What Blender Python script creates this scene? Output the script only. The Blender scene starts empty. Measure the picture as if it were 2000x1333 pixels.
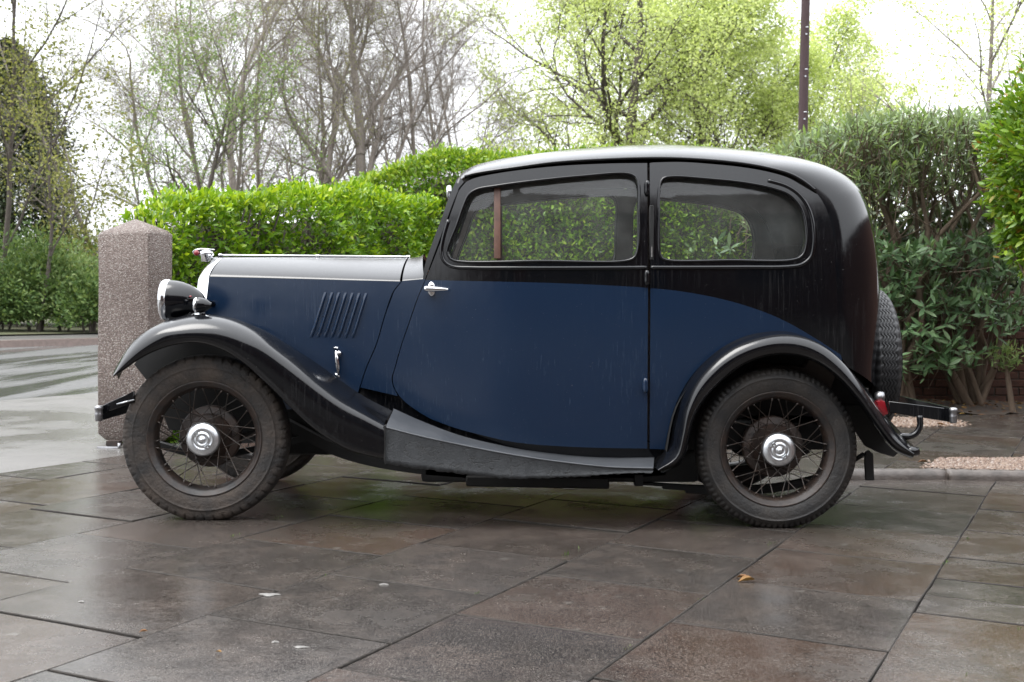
import bpy, bmesh, math, random
import numpy as np
from mathutils import Vector, Matrix
from mathutils.geometry import delaunay_2d_cdt

# ------------------------------------------------------------------ camera, sky, sun, exposure
SC = bpy.context.scene
COL = SC.collection
F = 2332.0          # focal length in photograph pixels (2000 wide)
HZ = 595.0          # horizon row in the photograph
H = 0.876           # eye height
cam_d = bpy.data.cameras.new('camera'); cam = bpy.data.objects.new('camera', cam_d); COL.objects.link(cam)
cam.location = (0, 0, H); cam.rotation_euler = (math.radians(90), 0, 0)
cam_d.sensor_width = 36; cam_d.lens = 36 * F / 2000
cam_d.shift_y = -(666.5 - HZ) / 2000
cam_d.clip_start = 0.05; cam_d.clip_end = 3000
cam_d.dof.use_dof = True; cam_d.dof.focus_distance = 4.85; cam_d.dof.aperture_fstop = 7.1
SC.camera = cam

SUN_EL, SUN_AZ = 66, -105    # azimuth from +Y towards +X, degrees
w = bpy.data.worlds.new('World'); SC.world = w; w.use_nodes = True
nt = w.node_tree; nt.nodes.clear()
sky = nt.nodes.new('ShaderNodeTexSky'); sky.sky_type = 'NISHITA'; sky.sun_disc = False
sky.sun_elevation = math.radians(SUN_EL); sky.sun_rotation = math.radians(SUN_AZ)
sky.air_density = 1.0; sky.dust_density = 4.0; sky.ozone_density = 1.0
hs = nt.nodes.new('ShaderNodeHueSaturation'); hs.inputs['Saturation'].default_value = 0.12
nt.links.new(sky.outputs[0], hs.inputs['Color'])
mx = nt.nodes.new('ShaderNodeMix'); mx.data_type = 'RGBA'; mx.inputs[0].default_value = 0.7
nt.links.new(hs.outputs[0], mx.inputs[6]); mx.inputs[7].default_value = (9.0, 9.25, 9.7, 1)
bg = nt.nodes.new('ShaderNodeBackground'); bg.inputs['Strength'].default_value = 0.15
tcw = nt.nodes.new('ShaderNodeTexCoord'); sxw = nt.nodes.new('ShaderNodeSeparateXYZ'); nt.links.new(tcw.outputs['Generated'], sxw.inputs[0])
mrw = nt.nodes.new('ShaderNodeMapRange'); mrw.inputs['From Min'].default_value = 0; mrw.inputs['From Max'].default_value = 1; mrw.inputs['To Min'].default_value = .62; mrw.inputs['To Max'].default_value = 1.55
nt.links.new(sxw.outputs[2], mrw.inputs['Value'])        # an overcast sky is about three times brighter overhead than at the horizon
mulw = nt.nodes.new('ShaderNodeMix'); mulw.data_type = 'RGBA'; mulw.blend_type = 'MULTIPLY'; mulw.inputs[0].default_value = 1
nt.links.new(mx.outputs[2], mulw.inputs[6]); nt.links.new(mrw.outputs[0], mulw.inputs[7])
nt.links.new(mulw.outputs[2], bg.inputs['Color'])
wo = nt.nodes.new('ShaderNodeOutputWorld'); nt.links.new(bg.outputs[0], wo.inputs['Surface'])

sl = bpy.data.lights.new('sun', 'SUN'); sl.energy = 1.0; sl.angle = math.radians(35); sl.color = (1.0, 0.97, 0.92)
so = bpy.data.objects.new('sun', sl); COL.objects.link(so)
_e, _a = math.radians(SUN_EL), math.radians(SUN_AZ)
sdir = Vector((math.sin(_a) * math.cos(_e), math.cos(_a) * math.cos(_e), math.sin(_e)))
so.rotation_euler = sdir.to_track_quat('Z', 'Y').to_euler(); so.location = (0, 0, 20)

SC.view_settings.view_transform = 'Standard'; SC.view_settings.look = 'None'
SC.view_settings.exposure = 1.25; SC.view_settings.gamma = 1.0; SC.view_settings.use_curve_mapping = False
SC.render.engine = 'CYCLES'
SC.cycles.max_bounces = 8; SC.cycles.transparent_max_bounces = 12
SC.cycles.use_denoising = True

# ------------------------------------------------------------------ helpers
WL = {}      # world translation of every parent
def tag(o, label=None, cat=None, group=None, kind=None):
    if label: o['label'] = label
    if cat: o['category'] = cat
    if group: o['group'] = group
    if kind: o['kind'] = kind
    return o
def empty(name, loc, label=None, cat=None, group=None):
    o = bpy.data.objects.new(name, None); COL.objects.link(o); o.location = loc
    o.empty_display_size = 0.1
    WL[o] = Vector(loc); return tag(o, label, cat, group)
def link(name, me, parent=None, local=False):
    o = bpy.data.objects.new(name, me); COL.objects.link(o)
    if parent is not None:
        o.parent = parent
        if not local: o.location = -WL[parent]
        WL[o] = Vector((0, 0, 0)) if not local else WL.get(parent, Vector((0, 0, 0)))
    else: WL[o] = Vector((0, 0, 0))
    return o
def mk(name, verts, faces, mat, parent=None, smooth=True, mi=None, local=False, normals=None):
    me = bpy.data.meshes.new(name); me.from_pydata([tuple(v) for v in verts], [], faces)
    for m in (mat if isinstance(mat, (list, tuple)) else [mat]): me.materials.append(m)
    if mi is not None: me.polygons.foreach_set('material_index', mi)
    me.polygons.foreach_set('use_smooth', [smooth] * len(me.polygons))
    me.validate(); me.update()
    if normals is not None:
        me.normals_split_custom_set_from_vertices([tuple(n) for n in normals])
    return link(name, me, parent, local)
def mknp(name, V, T, mat, parent=None, smooth=True, local=False):
    """numpy triangles"""
    V = np.asarray(V, dtype=np.float32).reshape(-1, 3); T = np.asarray(T, dtype=np.int32).reshape(-1, 3)
    me = bpy.data.meshes.new(name)
    me.vertices.add(len(V)); me.vertices.foreach_set('co', V.ravel())
    me.loops.add(T.size); me.loops.foreach_set('vertex_index', T.ravel())
    me.polygons.add(len(T)); me.polygons.foreach_set('loop_start', np.arange(0, T.size, 3, dtype=np.int32))
    me.polygons.foreach_set('loop_total', np.full(len(T), 3, dtype=np.int32))
    me.polygons.foreach_set('use_smooth', np.full(len(T), smooth))
    me.materials.append(mat); me.update(calc_edges=True)
    return link(name, me, parent, local)
def P(u, v, d): return Vector(((u - 1000) * d / F, d, H - (v - HZ) * d / F))
def proj(p): return (1000 + p[0] / p[1] * F, HZ - (p[2] - H) / p[1] * F)
def cr(pts, n=None, step=None, closed=False):
    """Catmull-Rom resampled evenly"""
    p = np.array([tuple(q) for q in pts], float)
    if closed: ext = np.vstack([p[-1], p, p[0], p[1]])
    else: ext = np.vstack([2 * p[0] - p[1], p, 2 * p[-1] - p[-2]])
    out = []
    for i in range(1, len(ext) - 2):
        a, b, c, d = ext[i - 1], ext[i], ext[i + 1], ext[i + 2]
        # centripetal-ish tangents
        l0, l1, l2 = [max(np.linalg.norm(q), 1e-9) ** .5 for q in (b - a, c - b, d - c)]
        m1 = ((b - a) / l0 - (c - a) / (l0 + l1) + (c - b) / l1) * l1
        m2 = ((c - b) / l1 - (d - b) / (l1 + l2) + (d - c) / l2) * l1
        for k in range(16):
            t = k / 16; t2, t3 = t * t, t ** 3
            out.append((2*t3-3*t2+1)*b + (t3-2*t2+t)*m1 + (-2*t3+3*t2)*c + (t3-t2)*m2)
    if not closed: out.append(p[-1])
    else: out.append(p[0])
    out = np.array(out); L = np.concatenate([[0], np.cumsum(np.linalg.norm(np.diff(out, axis=0), axis=1))])
    if n is None: n = max(2, int(L[-1] / step) + 1)
    s = np.linspace(0, L[-1], n + (1 if closed else 0))
    r = np.stack([np.interp(s, L, out[:, k]) for k in range(p.shape[1])], 1)
    return r[:-1] if closed else r
def grid_faces(nr, nc, closed_c=False, closed_r=False, flip=False):
    f = []
    for i in range(nr if closed_r else nr - 1):
        for j in range(nc if closed_c else nc - 1):
            a, b = i * nc + j, i * nc + (j + 1) % nc
            c, d = ((i + 1) % nr) * nc + (j + 1) % nc, ((i + 1) % nr) * nc + j
            f.append((a, d, c, b) if flip else (a, b, c, d))
    return f
def lathe(prof, n=48, axis='y', origin=(0, 0, 0)):
    """prof: (r, h) pairs; axis of revolution"""
    V = []
    for r, h in prof:
        for k in range(n):
            a = 2 * math.pi * k / n; c, s = r * math.cos(a), r * math.sin(a)
            v = (c, h, s) if axis == 'y' else ((h, c, s) if axis == 'x' else (c, s, h))
            V.append((v[0] + origin[0], v[1] + origin[1], v[2] + origin[2]))
    return V, grid_faces(len(prof), n, closed_c=True)
def tube(path, r, n=8, cap=True):
    p = [Vector(q) for q in path]; V = []; Fc = []
    rr = r if isinstance(r, (list, tuple, np.ndarray)) else [r] * len(p)
    up = Vector((0, 0, 1))
    for i, q in enumerate(p):
        t = (p[min(i + 1, len(p) - 1)] - p[max(i - 1, 0)]).normalized()
        if abs(t.dot(up)) > .95: up = Vector((0, 1, 0)) if abs(t.y) < .9 else Vector((1, 0, 0))
        x = t.cross(up).normalized(); y = t.cross(x).normalized(); up = -y if (-y).dot(up) > 0 else y
        for k in range(n):
            a = 2 * math.pi * k / n
            V.append(q + (x * math.cos(a) + y * math.sin(a)) * rr[i])
    Fc = grid_faces(len(p), n, closed_c=True)
    if cap: Fc += [tuple(range(n - 1, -1, -1)), tuple(range((len(p) - 1) * n, len(p) * n))]
    return V, Fc
def boxv(x0, x1, y0, y1, z0, z1):
    V = [(x, y, z) for z in (z0, z1) for y in (y0, y1) for x in (x0, x1)]
    return V, [(0,2,3,1),(4,5,7,6),(0,1,5,4),(2,6,7,3),(0,4,6,2),(1,3,7,5)]
def bevel_mesh(name, V, Fc, mat, parent=None, w=.004, seg=2, local=False, smooth=True):
    bm = bmesh.new(); vs = [bm.verts.new(v) for v in V]
    for f in Fc: bm.faces.new([vs[i] for i in f])
    bmesh.ops.recalc_face_normals(bm, faces=bm.faces)
    if w: bmesh.ops.bevel(bm, geom=bm.edges[:], offset=w, segments=seg, affect='EDGES', profile=.6)
    me = bpy.data.meshes.new(name); bm.to_mesh(me); bm.free(); me.materials.append(mat)
    if smooth:
        me.polygons.foreach_set('use_smooth', [True] * len(me.polygons))
        try: me.set_sharp_from_angle(angle=math.radians(40))
        except Exception: pass
    return link(name, me, parent, local)
def merge(*parts):
    V, Fc = [], []
    for v, f in parts:
        o = len(V); V += [tuple(q) for q in v]; Fc += [tuple(i + o for i in q) for q in f]
    return V, Fc
def prism(poly, y0, y1):
    """poly of (x,z) extruded along y"""
    n = len(poly); V = [(x, y0, z) for x, z in poly] + [(x, y1, z) for x, z in poly]
    return V, [tuple(range(n))[::-1], tuple(range(n, 2 * n))] + [(i, (i + 1) % n, n + (i + 1) % n, n + i) for i in range(n)]
def px_prism(pts, d0, d1):
    a = [P(u, v, d0) for u, v in pts]
    return prism([(q.x, q.z) for q in a], d0, d1)

# ------------------------------------------------------------------ materials
MATS = {}
class N:
    def __init__(s, name):
        s.m = bpy.data.materials.new(name); s.m.use_nodes = True; s.t = s.m.node_tree; s.t.nodes.clear()
        s.out = s.t.nodes.new('ShaderNodeOutputMaterial'); MATS[name] = s.m
    def n(s, typ, **kw):
        d = s.t.nodes.new('ShaderNode' + typ)
        for k, v in kw.items():
            if k.startswith('_'): setattr(d, k[1:], v)
            else:
                key = int(k[1:]) if k[0] == 'i' and k[1:].isdigit() else k.replace('__', ' ')
                if isinstance(v, bpy.types.NodeSocket): s.t.links.new(v, d.inputs[key])
                else: d.inputs[key].default_value = v
        return d
    def mix(s, f, a, b, blend='MIX'):
        d = s.t.nodes.new('ShaderNodeMix'); d.data_type = 'RGBA'; d.blend_type = blend
        for i, v in ((0, f), (6, a), (7, b)):
            if isinstance(v, bpy.types.NodeSocket): s.t.links.new(v, d.inputs[i])
            else: d.inputs[i].default_value = v if i == 0 or len(v) == 4 else (*v, 1)
        return d.outputs[2]
    def ramp(s, fac, stops):
        d = s.t.nodes.new('ShaderNodeValToRGB'); s.t.links.new(fac, d.inputs[0]); e = d.color_ramp.elements
        while len(e) < len(stops): e.new(.5)
        for k, (p, c) in enumerate(stops):
            e[k].position = p; e[k].color = (c, c, c, 1) if not isinstance(c, (tuple, list)) else (*c[:3], 1)
        return d.outputs[0]
    def noise(s, scale, detail=4, rough=.55, vec=None, dist=0):
        d = s.n('TexNoise', Scale=scale, Detail=detail, Roughness=rough, Distortion=dist)
        if vec is not None: s.t.links.new(vec, d.inputs['Vector'])
        return d.outputs[0]
    def coord(s, scale=(1, 1, 1), kind='Object', rot=(0, 0, 0)):
        tc = s.n('TexCoord'); mp = s.n('Mapping'); s.t.links.new(tc.outputs[kind], mp.inputs[0])
        mp.inputs['Scale'].default_value = scale; mp.inputs['Rotation'].default_value = rot
        return mp.outputs[0]
    def pos(s, scale=(1, 1, 1), rot=(0, 0, 0)):
        g = s.n('NewGeometry'); mp = s.n('Mapping'); s.t.links.new(g.outputs['Position'], mp.inputs[0])
        mp.inputs['Scale'].default_value = scale; mp.inputs['Rotation'].default_value = rot
        return mp.outputs[0]
    def math(s, op, a, b=0.0):
        d = s.t.nodes.new('ShaderNodeMath'); d.operation = op
        for i, v in ((0, a), (1, b)):
            if isinstance(v, bpy.types.NodeSocket): s.t.links.new(v, d.inputs[i])
            else: d.inputs[i].default_value = v
        return d.outputs[0]
    def bump(s, h, strength=.3, dist=.01, nrm=None):
        d = s.n('Bump', Strength=strength, Distance=dist, Height=h)
        if nrm is not None: s.t.links.new(nrm, d.inputs['Normal'])
        return d.outputs[0]
    def bsdf(s, **kw):
        d = s.n('BsdfPrincipled', **kw); s.t.links.new(d.outputs[0], s.out.inputs[0]); return d
def rgb(*c): return (*c, 1)

def paint(name, base, dirt, rough=.16):
    m = N(name)
    p = m.pos()
    streak = m.noise(9, 6, .62, m.pos((16, 16, .5)))           # rain streaks running down
    spots = m.noise(160, 3, .6, p)
    big = m.noise(3.2, 5, .6, p)
    st = m.ramp(streak, [(.5, 0), (.72, 1)])
    sp = m.ramp(spots, [(.70, 0), (.76, 1)])
    bg_ = m.ramp(big, [(.42, 0), (.7, 1)])
    mask = m.math('MULTIPLY', st, bg_)
    c = m.mix(m.math('MULTIPLY', mask, .65), rgb(*base), rgb(*dirt))
    c = m.mix(m.math('MULTIPLY', sp, .35), c, rgb(.25, .25, .24))
    r = m.math('ADD', m.math('MULTIPLY', mask, .28), rough)
    fine = m.noise(34, 4, .5, p)
    r = m.math('ADD', r, m.math('MULTIPLY', fine, .08))
    gn = m.n('NewGeometry'); sz = m.n('SeparateXYZ'); m.t.links.new(gn.outputs['Normal'], sz.inputs[0])
    top = m.ramp(m.math('ADD', sz.outputs[2], m.math('MULTIPLY', m.math('SUBTRACT', big, .5), .25)), [(.30, 0), (.75, 1)])   # rain beads and settled dust
    r = m.math('ADD', r, m.math('MULTIPLY', top, .035))
    c = m.mix(m.math('MULTIPLY', top, .12), c, rgb(.03, .032, .036))
    m.bsdf(Base__Color=c, Roughness=r, IOR=1.5, Normal=m.bump(m.noise(420, 2, .5, p), m.math('MULTIPLY', top, .10), .0015, m.bump(m.noise(4, 3, .5, p), .07, .02)))
    return m.m
M_BLACK = paint('black_paint', (.0022, .0025, .0036), (.030, .030, .031), .075)
M_BLUE = paint('navy_paint', (0.007128, 0.01822, 0.04277), (0.01584, 0.03168, 0.0594), .15)

def metal(name, col, rough, dirt=None):
    m = N(name); p = m.pos()
    nn = m.noise(60, 5, .6, p)
    c = m.mix(m.ramp(nn, [(.5, 0), (.72, .8)]), rgb(*col), rgb(*(dirt or tuple(x * .6 for x in col))))
    m.bsdf(Base__Color=c, Metallic=1.0, Roughness=m.math('ADD', m.math('MULTIPLY', nn, .18), rough))
    return m.m
M_CHROME = metal('chrome', (.72, .73, .75), .06)
M_NICKEL = metal('worn_nickel', (.30, .30, .31), .30, (.12, .11, .11))
M_DULLCHROME = metal('dull_chrome', (.62, .64, .66), .26, (.4, .4, .4))

def simple(name, col, rough=.6, var=.35, scale=20, spec=.5, bump=.0, bscale=60, col2=None):
    m = N(name); p = m.pos()
    nn = m.noise(scale, 6, .6, p)
    c2 = col2 or tuple(x * (1 - var) for x in col)
    c = m.mix(m.ramp(nn, [(.35, 0), (.68, 1)]), rgb(*col), rgb(*c2))
    kw = {}
    if bump: kw['Normal'] = m.bump(m.noise(bscale, 4, .6, p), bump, .006)
    d = m.bsdf(Base__Color=c, Roughness=m.math('ADD', m.math('MULTIPLY', nn, .15), rough - .07), **kw)
    d.inputs['Specular IOR Level'].default_value = spec
    return m.m
M_TYREF = simple('muddy_rubber', (0.0144, 0.01296, 0.01224), .72, scale=11, bump=.8, bscale=70, col2=(0.054, 0.04032, 0.03096))
M_TYRER = simple('worn_rubber', (0.01008, 0.01008, 0.01044), .55, scale=9, bump=.5, bscale=80, col2=(0.0324, 0.02736, 0.02304))
M_TYRES = simple('spare_rubber', (0.0252, 0.02592, 0.02736), .42, scale=20)
M_RIM = simple('rusty_rim_paint', (0.01152, 0.01008, 0.00972), .42, scale=18, col2=(0.036, 0.02232, 0.01584), bump=.3)
M_HUB = simple('rusty_hub', (0.01584, 0.01224, 0.0108), .55, scale=16, col2=(0.04464, 0.02592, 0.01872), bump=.4)
M_SPOKE = simple('wire_spoke', (0.0504, 0.04752, 0.04464), .4, scale=40, col2=(0.054, 0.036, 0.02592))
M_DARK = simple('underbody_black', (0.0072, 0.0072, 0.0072), .7, scale=15)
M_RUBBER = simple('black_rubber', (0.01008, 0.01008, 0.0108), .45, scale=30)
M_BOARDTOP = simple('running_board_top', (0.04464, 0.04824, 0.054), .36, scale=8, col2=(0.0612, 0.0648, 0.07056))
M_LINING = simple('brown_trim', (0.072, 0.05616, 0.04752), .8, scale=12)
M_HEAD = simple('headlining', (0.1152, 0.108, 0.0972), .9, scale=12)
M_WOOD = simple('window_channel', (0.1152, 0.054, 0.036), .45, scale=30)
M_RED = N('red_lens').m
_n = N('red_lens'); _n.bsdf(Base__Color=rgb(0.2016, 0.00864, 0.0144), Roughness=.15, Coat__Weight=.5); M_RED = _n.m
_n = N('lamp_glass'); _n.bsdf(Base__Color=rgb(0.54, 0.5616, 0.576), Roughness=.08, Metallic=.3); M_LENS = _n.m

def board_side():
    m = N('cracked_board_covering'); p = m.pos()
    n1 = m.noise(6, 7, .62, m.pos((1, 1, 1.7))); n2 = m.noise(2.6, 3, .5, p)
    crack = m.math('MULTIPLY', m.ramp(m.math('ABSOLUTE', m.math('SUBTRACT', n1, .5)), [(.0, 1), (.010, 0)]), m.ramp(n2, [(.47, 0), (.54, 1)]))
    grain = m.noise(30, 6, .65, m.pos((1.32, 1.32, 0.396)))
    c = m.mix(grain, rgb(0.01848, 0.02046, 0.02244), rgb(0.0495, 0.0528, 0.0561))
    c = m.mix(crack, c, rgb(0.00396, 0.00396, 0.00396))
    hgt = m.math('SUBTRACT', m.noise(120, 4, .6, p), m.math('MULTIPLY', crack, 2.0))
    m.bsdf(Base__Color=c, Roughness=.55, Normal=m.bump(hgt, .5, .004)); return m.m
M_BOARD = board_side()

def car_glass():
    m = N('dusty_glass'); p = m.pos()
    fres = m.n('Fresnel', IOR=1.5)
    tr = m.n('BsdfTransparent', Color=rgb(.98, .99, .985))
    gl = m.n('BsdfGlossy', Color=rgb(1, 1, 1), Roughness=.03)
    df = m.n('BsdfDiffuse', Color=rgb(.62, .66, .64))
    mx = m.n('MixShader', i0=fres.outputs[0], i1=tr.outputs[0], i2=gl.outputs[0])
    dust = m.ramp(m.noise(5, 6, .65, m.pos((1, 1, .8))), [(.3, .02), (.75, .08)])
    m2 = m.n('MixShader', i0=dust, i1=mx.outputs[0], i2=df.outputs[0])
    m.t.links.new(m2.outputs[0], m.out.inputs[0]); return m.m
M_GLASS = car_glass()
_n = N('pale_trim'); _n.bsdf(Base__Color=rgb(.15, .145, .135), Roughness=.5); M_WHITE = _n.m

def leaf_mat(name, cols, trans=.35, rough=.4, spec=.4):
    """cols: list of (pos, rgb) chosen per leaf"""
    m = N(name); g = m.n('NewGeometry'); oi = m.n('ObjectInfo')
    r = m.math('FRACT', m.math('ADD', g.outputs['Random Per Island'], oi.outputs['Random']))
    c = m.ramp(r, cols)
    d = m.n('BsdfPrincipled', Base__Color=c, Roughness=rough); d.inputs['Specular IOR Level'].default_value = spec
    t = m.n('BsdfTranslucent', Color=m.mix(.5, c, m.mix(1.0, c, rgb(1.5, 1.5, .5), 'MULTIPLY')))
    x = m.n('MixShader', i0=trans, i1=d.outputs[0], i2=t.outputs[0]); m.t.links.new(x.outputs[0], m.out.inputs[0]); return m.m
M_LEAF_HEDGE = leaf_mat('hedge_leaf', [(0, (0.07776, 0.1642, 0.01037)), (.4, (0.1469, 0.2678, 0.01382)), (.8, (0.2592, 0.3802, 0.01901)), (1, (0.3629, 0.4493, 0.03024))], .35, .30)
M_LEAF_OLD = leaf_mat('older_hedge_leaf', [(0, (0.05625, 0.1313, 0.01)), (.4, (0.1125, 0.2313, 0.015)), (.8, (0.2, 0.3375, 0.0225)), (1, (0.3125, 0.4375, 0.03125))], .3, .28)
M_LEAF_TALL = leaf_mat('tall_hedge_leaf', [(0, (0.09504, 0.1814, 0.01728)), (.5, (0.1814, 0.2938, 0.03024)), (1, (0.3283, 0.4061, 0.0432))], .35, .33)
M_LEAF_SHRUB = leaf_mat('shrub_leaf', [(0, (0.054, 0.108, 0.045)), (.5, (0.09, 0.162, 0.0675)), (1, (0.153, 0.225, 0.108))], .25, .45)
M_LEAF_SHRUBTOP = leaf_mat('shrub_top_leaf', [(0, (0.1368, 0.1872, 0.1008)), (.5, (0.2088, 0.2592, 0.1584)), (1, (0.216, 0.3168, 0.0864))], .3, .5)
M_LEAF_BUSH = leaf_mat('bush_leaf', [(0, (0.0702, 0.1505, 0.01296)), (.5, (0.135, 0.2462, 0.018)), (.93, (0.2268, 0.3283, 0.0288)), (.965, (0.216, 0.1505, 0.0216)), (1, (0.2268, 0.1094, 0.0144))], .3, .35)
M_LEAF_LIME = leaf_mat('lime_leaf', [(0, (0.335, 0.402, 0.1583)), (.5, (0.4802, 0.5584, 0.2378)), (1, (0.6144, 0.6701, 0.3961))], .5, .5, .2)
M_LEAF_GREEN = leaf_mat('green_leaf', [(0, (0.117, 0.1867, 0.06552)), (.5, (0.1872, 0.2653, 0.1048)), (1, (0.2925, 0.3539, 0.1573))], .4, .5, .2)
M_LEAF_OLIVE = leaf_mat('olive_leaf', [(0, (0.117, 0.135, 0.0432)), (.5, (0.189, 0.207, 0.0648)), (1, (0.306, 0.297, 0.1188))], .4, .5, .2)
M_LEAF_IVY = leaf_mat('ivy_leaf', [(0, (0.0216, 0.036, 0.0144)), (.6, (0.0396, 0.0576, 0.0216)), (1, (0.072, 0.0864, 0.0288))], .15, .5)
M_LEAF_BANK = leaf_mat('bank_leaf', [(0, (0.0504, 0.0936, 0.0288)), (.5, (0.0864, 0.144, 0.0432)), (1, (0.1584, 0.216, 0.0648))], .3, .5, .2)
M_LITTER = leaf_mat('dead_leaf', [(0, (0.0864, 0.0432, 0.0216)), (.6, (0.1584, 0.0792, 0.036)), (1, (0.2448, 0.1584, 0.0432))], .1, .7, .2)
M_GRASS = leaf_mat('grass_blade', [(0, (0.036, 0.072, 0.0144)), (1, (0.0936, 0.144, 0.0288))], .3, .5)

def bark(name, c1, c2):
    m = N(name); p = m.pos((1, 1, .35))
    nn = m.noise(9, 6, .65, p)
    m.bsdf(Base__Color=m.mix(nn, rgb(*c1), rgb(*c2)), Roughness=.9, Normal=m.bump(m.noise(22, 5, .6, p), .6, .02)); return m.m
M_BARK = bark('grey_bark', (0.1249, 0.1062, 0.08995), (0.2998, 0.2623, 0.2311))
M_BARKD = bark('dark_bark', (0.04433, 0.03708, 0.03224), (0.1209, 0.1008, 0.08463))
M_STEM = bark('tan_stem', (0.062, 0.0434, 0.031), (0.186, 0.1364, 0.0961))
M_POLE = bark('stained_pole', (0.0341, 0.0186, 0.01984), (0.0682, 0.0434, 0.0465))

def slab_mat():
    m = N('wet_slab'); p = m.pos(); oi = m.n('ObjectInfo'); rnd = oi.outputs['Random']
    va = m.n('VectorMath', _operation='ADD'); m.t.links.new(p, va.inputs[0]); m.t.links.new(m.math('MULTIPLY', rnd, 61.0), va.inputs[1]); po = va.outputs[0]
    big = m.noise(2.2, 5, .6, po); mid = m.noise(7, 6, .65, po)
    agg = m.noise(200, 2, .7, p); agg2 = m.noise(110, 3, .65, p); agg3 = m.noise(520, 2, .6, p)
    r2 = m.math('FRACT', m.math('MULTIPLY', rnd, 17.3)); r3 = m.math('FRACT', m.math('MULTIPLY', rnd, 71.7))
    c = m.mix(m.ramp(rnd, [(0, 0), (.35, .1), (.65, .9), (1, 1)]), rgb(0.05148, 0.02964, 0.0195), rgb(0.039, 0.0351, 0.03276))
    c = m.mix(m.math('MULTIPLY', r2, .55), c, rgb(0.01716, 0.01404, 0.0117))
    c = m.mix(m.ramp(mid, [(.44, 0), (.60, .55)]), c, rgb(0.06396, 0.04992, 0.04056))
    c = m.mix(m.ramp(big, [(.45, 0), (.60, .6)]), c, rgb(0.01716, 0.01326, 0.01014))
    c = m.mix(m.ramp(agg, [(.55, 0), (.62, .55)]), c, rgb(0.1248, 0.1131, 0.1014))
    c = m.mix(m.ramp(agg3, [(.56, 0), (.66, .6)]), c, rgb(0.156, 0.1482, 0.1404))
    c = m.mix(m.ramp(agg2, [(.36, .85), (.44, 0)]), c, rgb(0.00936, 0.0078, 0.00702))
    vo = m.n('TexVoronoi', Scale=9.0); m.t.links.new(m.pos((1, 1, .01)), vo.inputs['Vector'])
    lich = m.math('MULTIPLY', m.ramp(m.math('ADD', vo.outputs['Distance'], m.math('MULTIPLY', m.noise(45, 4, .6, p), .22)), [(.20, 1), (.27, 0)]), m.ramp(m.noise(2.3, 2, .5, p), [(.52, 0), (.58, 1)]))
    c = m.mix(m.math('MULTIPLY', lich, .5), c, rgb(0.1193, 0.116, 0.1061))
    wet = m.ramp(m.math('ADD', m.math('MULTIPLY', big, .55), m.math('MULTIPLY', mid, .5)), [(.46, 0), (.62, 1)])
    r = m.math('ADD', m.math('MULTIPLY', wet, .16), m.math('ADD', m.math('ADD', .05, m.math('MULTIPLY', r3, .09)), m.math('MULTIPLY', agg, .12)))
    h = m.math('ADD', m.math('MULTIPLY', agg, .6), m.math('ADD', m.math('MULTIPLY', mid, 1.0), m.math('MULTIPLY', agg2, .5)))
    m.bsdf(Base__Color=c, Roughness=r, IOR=1.48, Normal=m.bump(h, .18, .0035)); return m.m
M_SLAB = slab_mat()
M_JOINT = simple('joint_soil', (.030, .024, .019), .8, scale=40, col2=(.013, .011, .009), bump=.8, bscale=120)
M_EARTH = simple('leaf_litter_soil', (0.0275, 0.02, 0.015), .9, scale=25, col2=(0.06, 0.0425, 0.03), bump=.8, bscale=60)

def wet_road(name, c1, c2, lo, hi, stretch=(1, 1, 1), rot=0, sc=.6):
    m = N(name); p = m.pos()
    puddle = m.noise(sc, 5, .6, m.pos(stretch, (0, 0, rot)))
    wet = m.ramp(puddle, [(.44, 0), (.58, 1)])
    agg = m.noise(220, 3, .6, p); mid = m.noise(4, 6, .6, p)
    c = m.mix(mid, rgb(*c1), rgb(*c2)); c = m.mix(m.ramp(agg, [(.5, 0), (.7, .5)]), c, rgb(.3, .29, .28))
    c = m.mix(m.math('MULTIPLY', wet, .35), rgb(.03, .03, .03), c) if False else c
    r = m.math('ADD', m.math('MULTIPLY', wet, hi - lo), lo)
    m.bsdf(Base__Color=c, Roughness=r, IOR=1.4, Normal=m.bump(m.math('ADD', agg, mid), .15, .003)); return m.m
TH = math.atan2(.443, .8965)      # the paving's grid is turned this much from the view axis
M_DRIVE = wet_road('concrete_drive', (.060, .057, .053), (.125, .119, .111), .22, .5)
M_ROAD = wet_road('wet_asphalt', (0.0465, 0.0465, 0.0465), (0.0806, 0.0806, 0.07936), .07, .5, (1.6, .14, 1), TH, .8)
M_PAVE2 = wet_road('asphalt_footway', (0.062, 0.0589, 0.0558), (0.093, 0.0868, 0.0837), .3, .5)
M_GROUND = simple('rough_ground', (0.0279, 0.0341, 0.0155), .9, scale=3, col2=(0.0496, 0.0403, 0.0217), bump=.6, bscale=12)
M_VERGE = simple('grass_verge', (0.0434, 0.062, 0.0186), .9, scale=5, col2=(0.0682, 0.0527, 0.0279), bump=.8, bscale=40)
M_KERB = simple('kerb_stone', (0.1054, 0.0713, 0.0589), .5, scale=14, bump=.4)
M_EDGING = simple('concrete_edging', (0.0806, 0.0651, 0.0558), .45, scale=14, bump=.5, col2=(0.0372, 0.02976, 0.0248))
M_BRICK = simple('old_brick', (0.0992, 0.04216, 0.0279), .85, scale=18, col2=(0.0527, 0.0279, 0.02108), bump=.7, bscale=80)
M_MORTAR = simple('mortar', (0.0806, 0.0713, 0.062), .9, scale=30, bump=.5)
M_HOUSE = simple('house_brick', (0.062, 0.031, 0.02232), .85, scale=5)
M_TILE = simple('roof_tile', (0.0558, 0.0372, 0.031), .8, scale=6)
M_PANE = N('house_glass').m
_n = N('house_pane'); _n.bsdf(Base__Color=rgb(.03, .035, .04), Roughness=.05); M_PANE = _n.m

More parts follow.
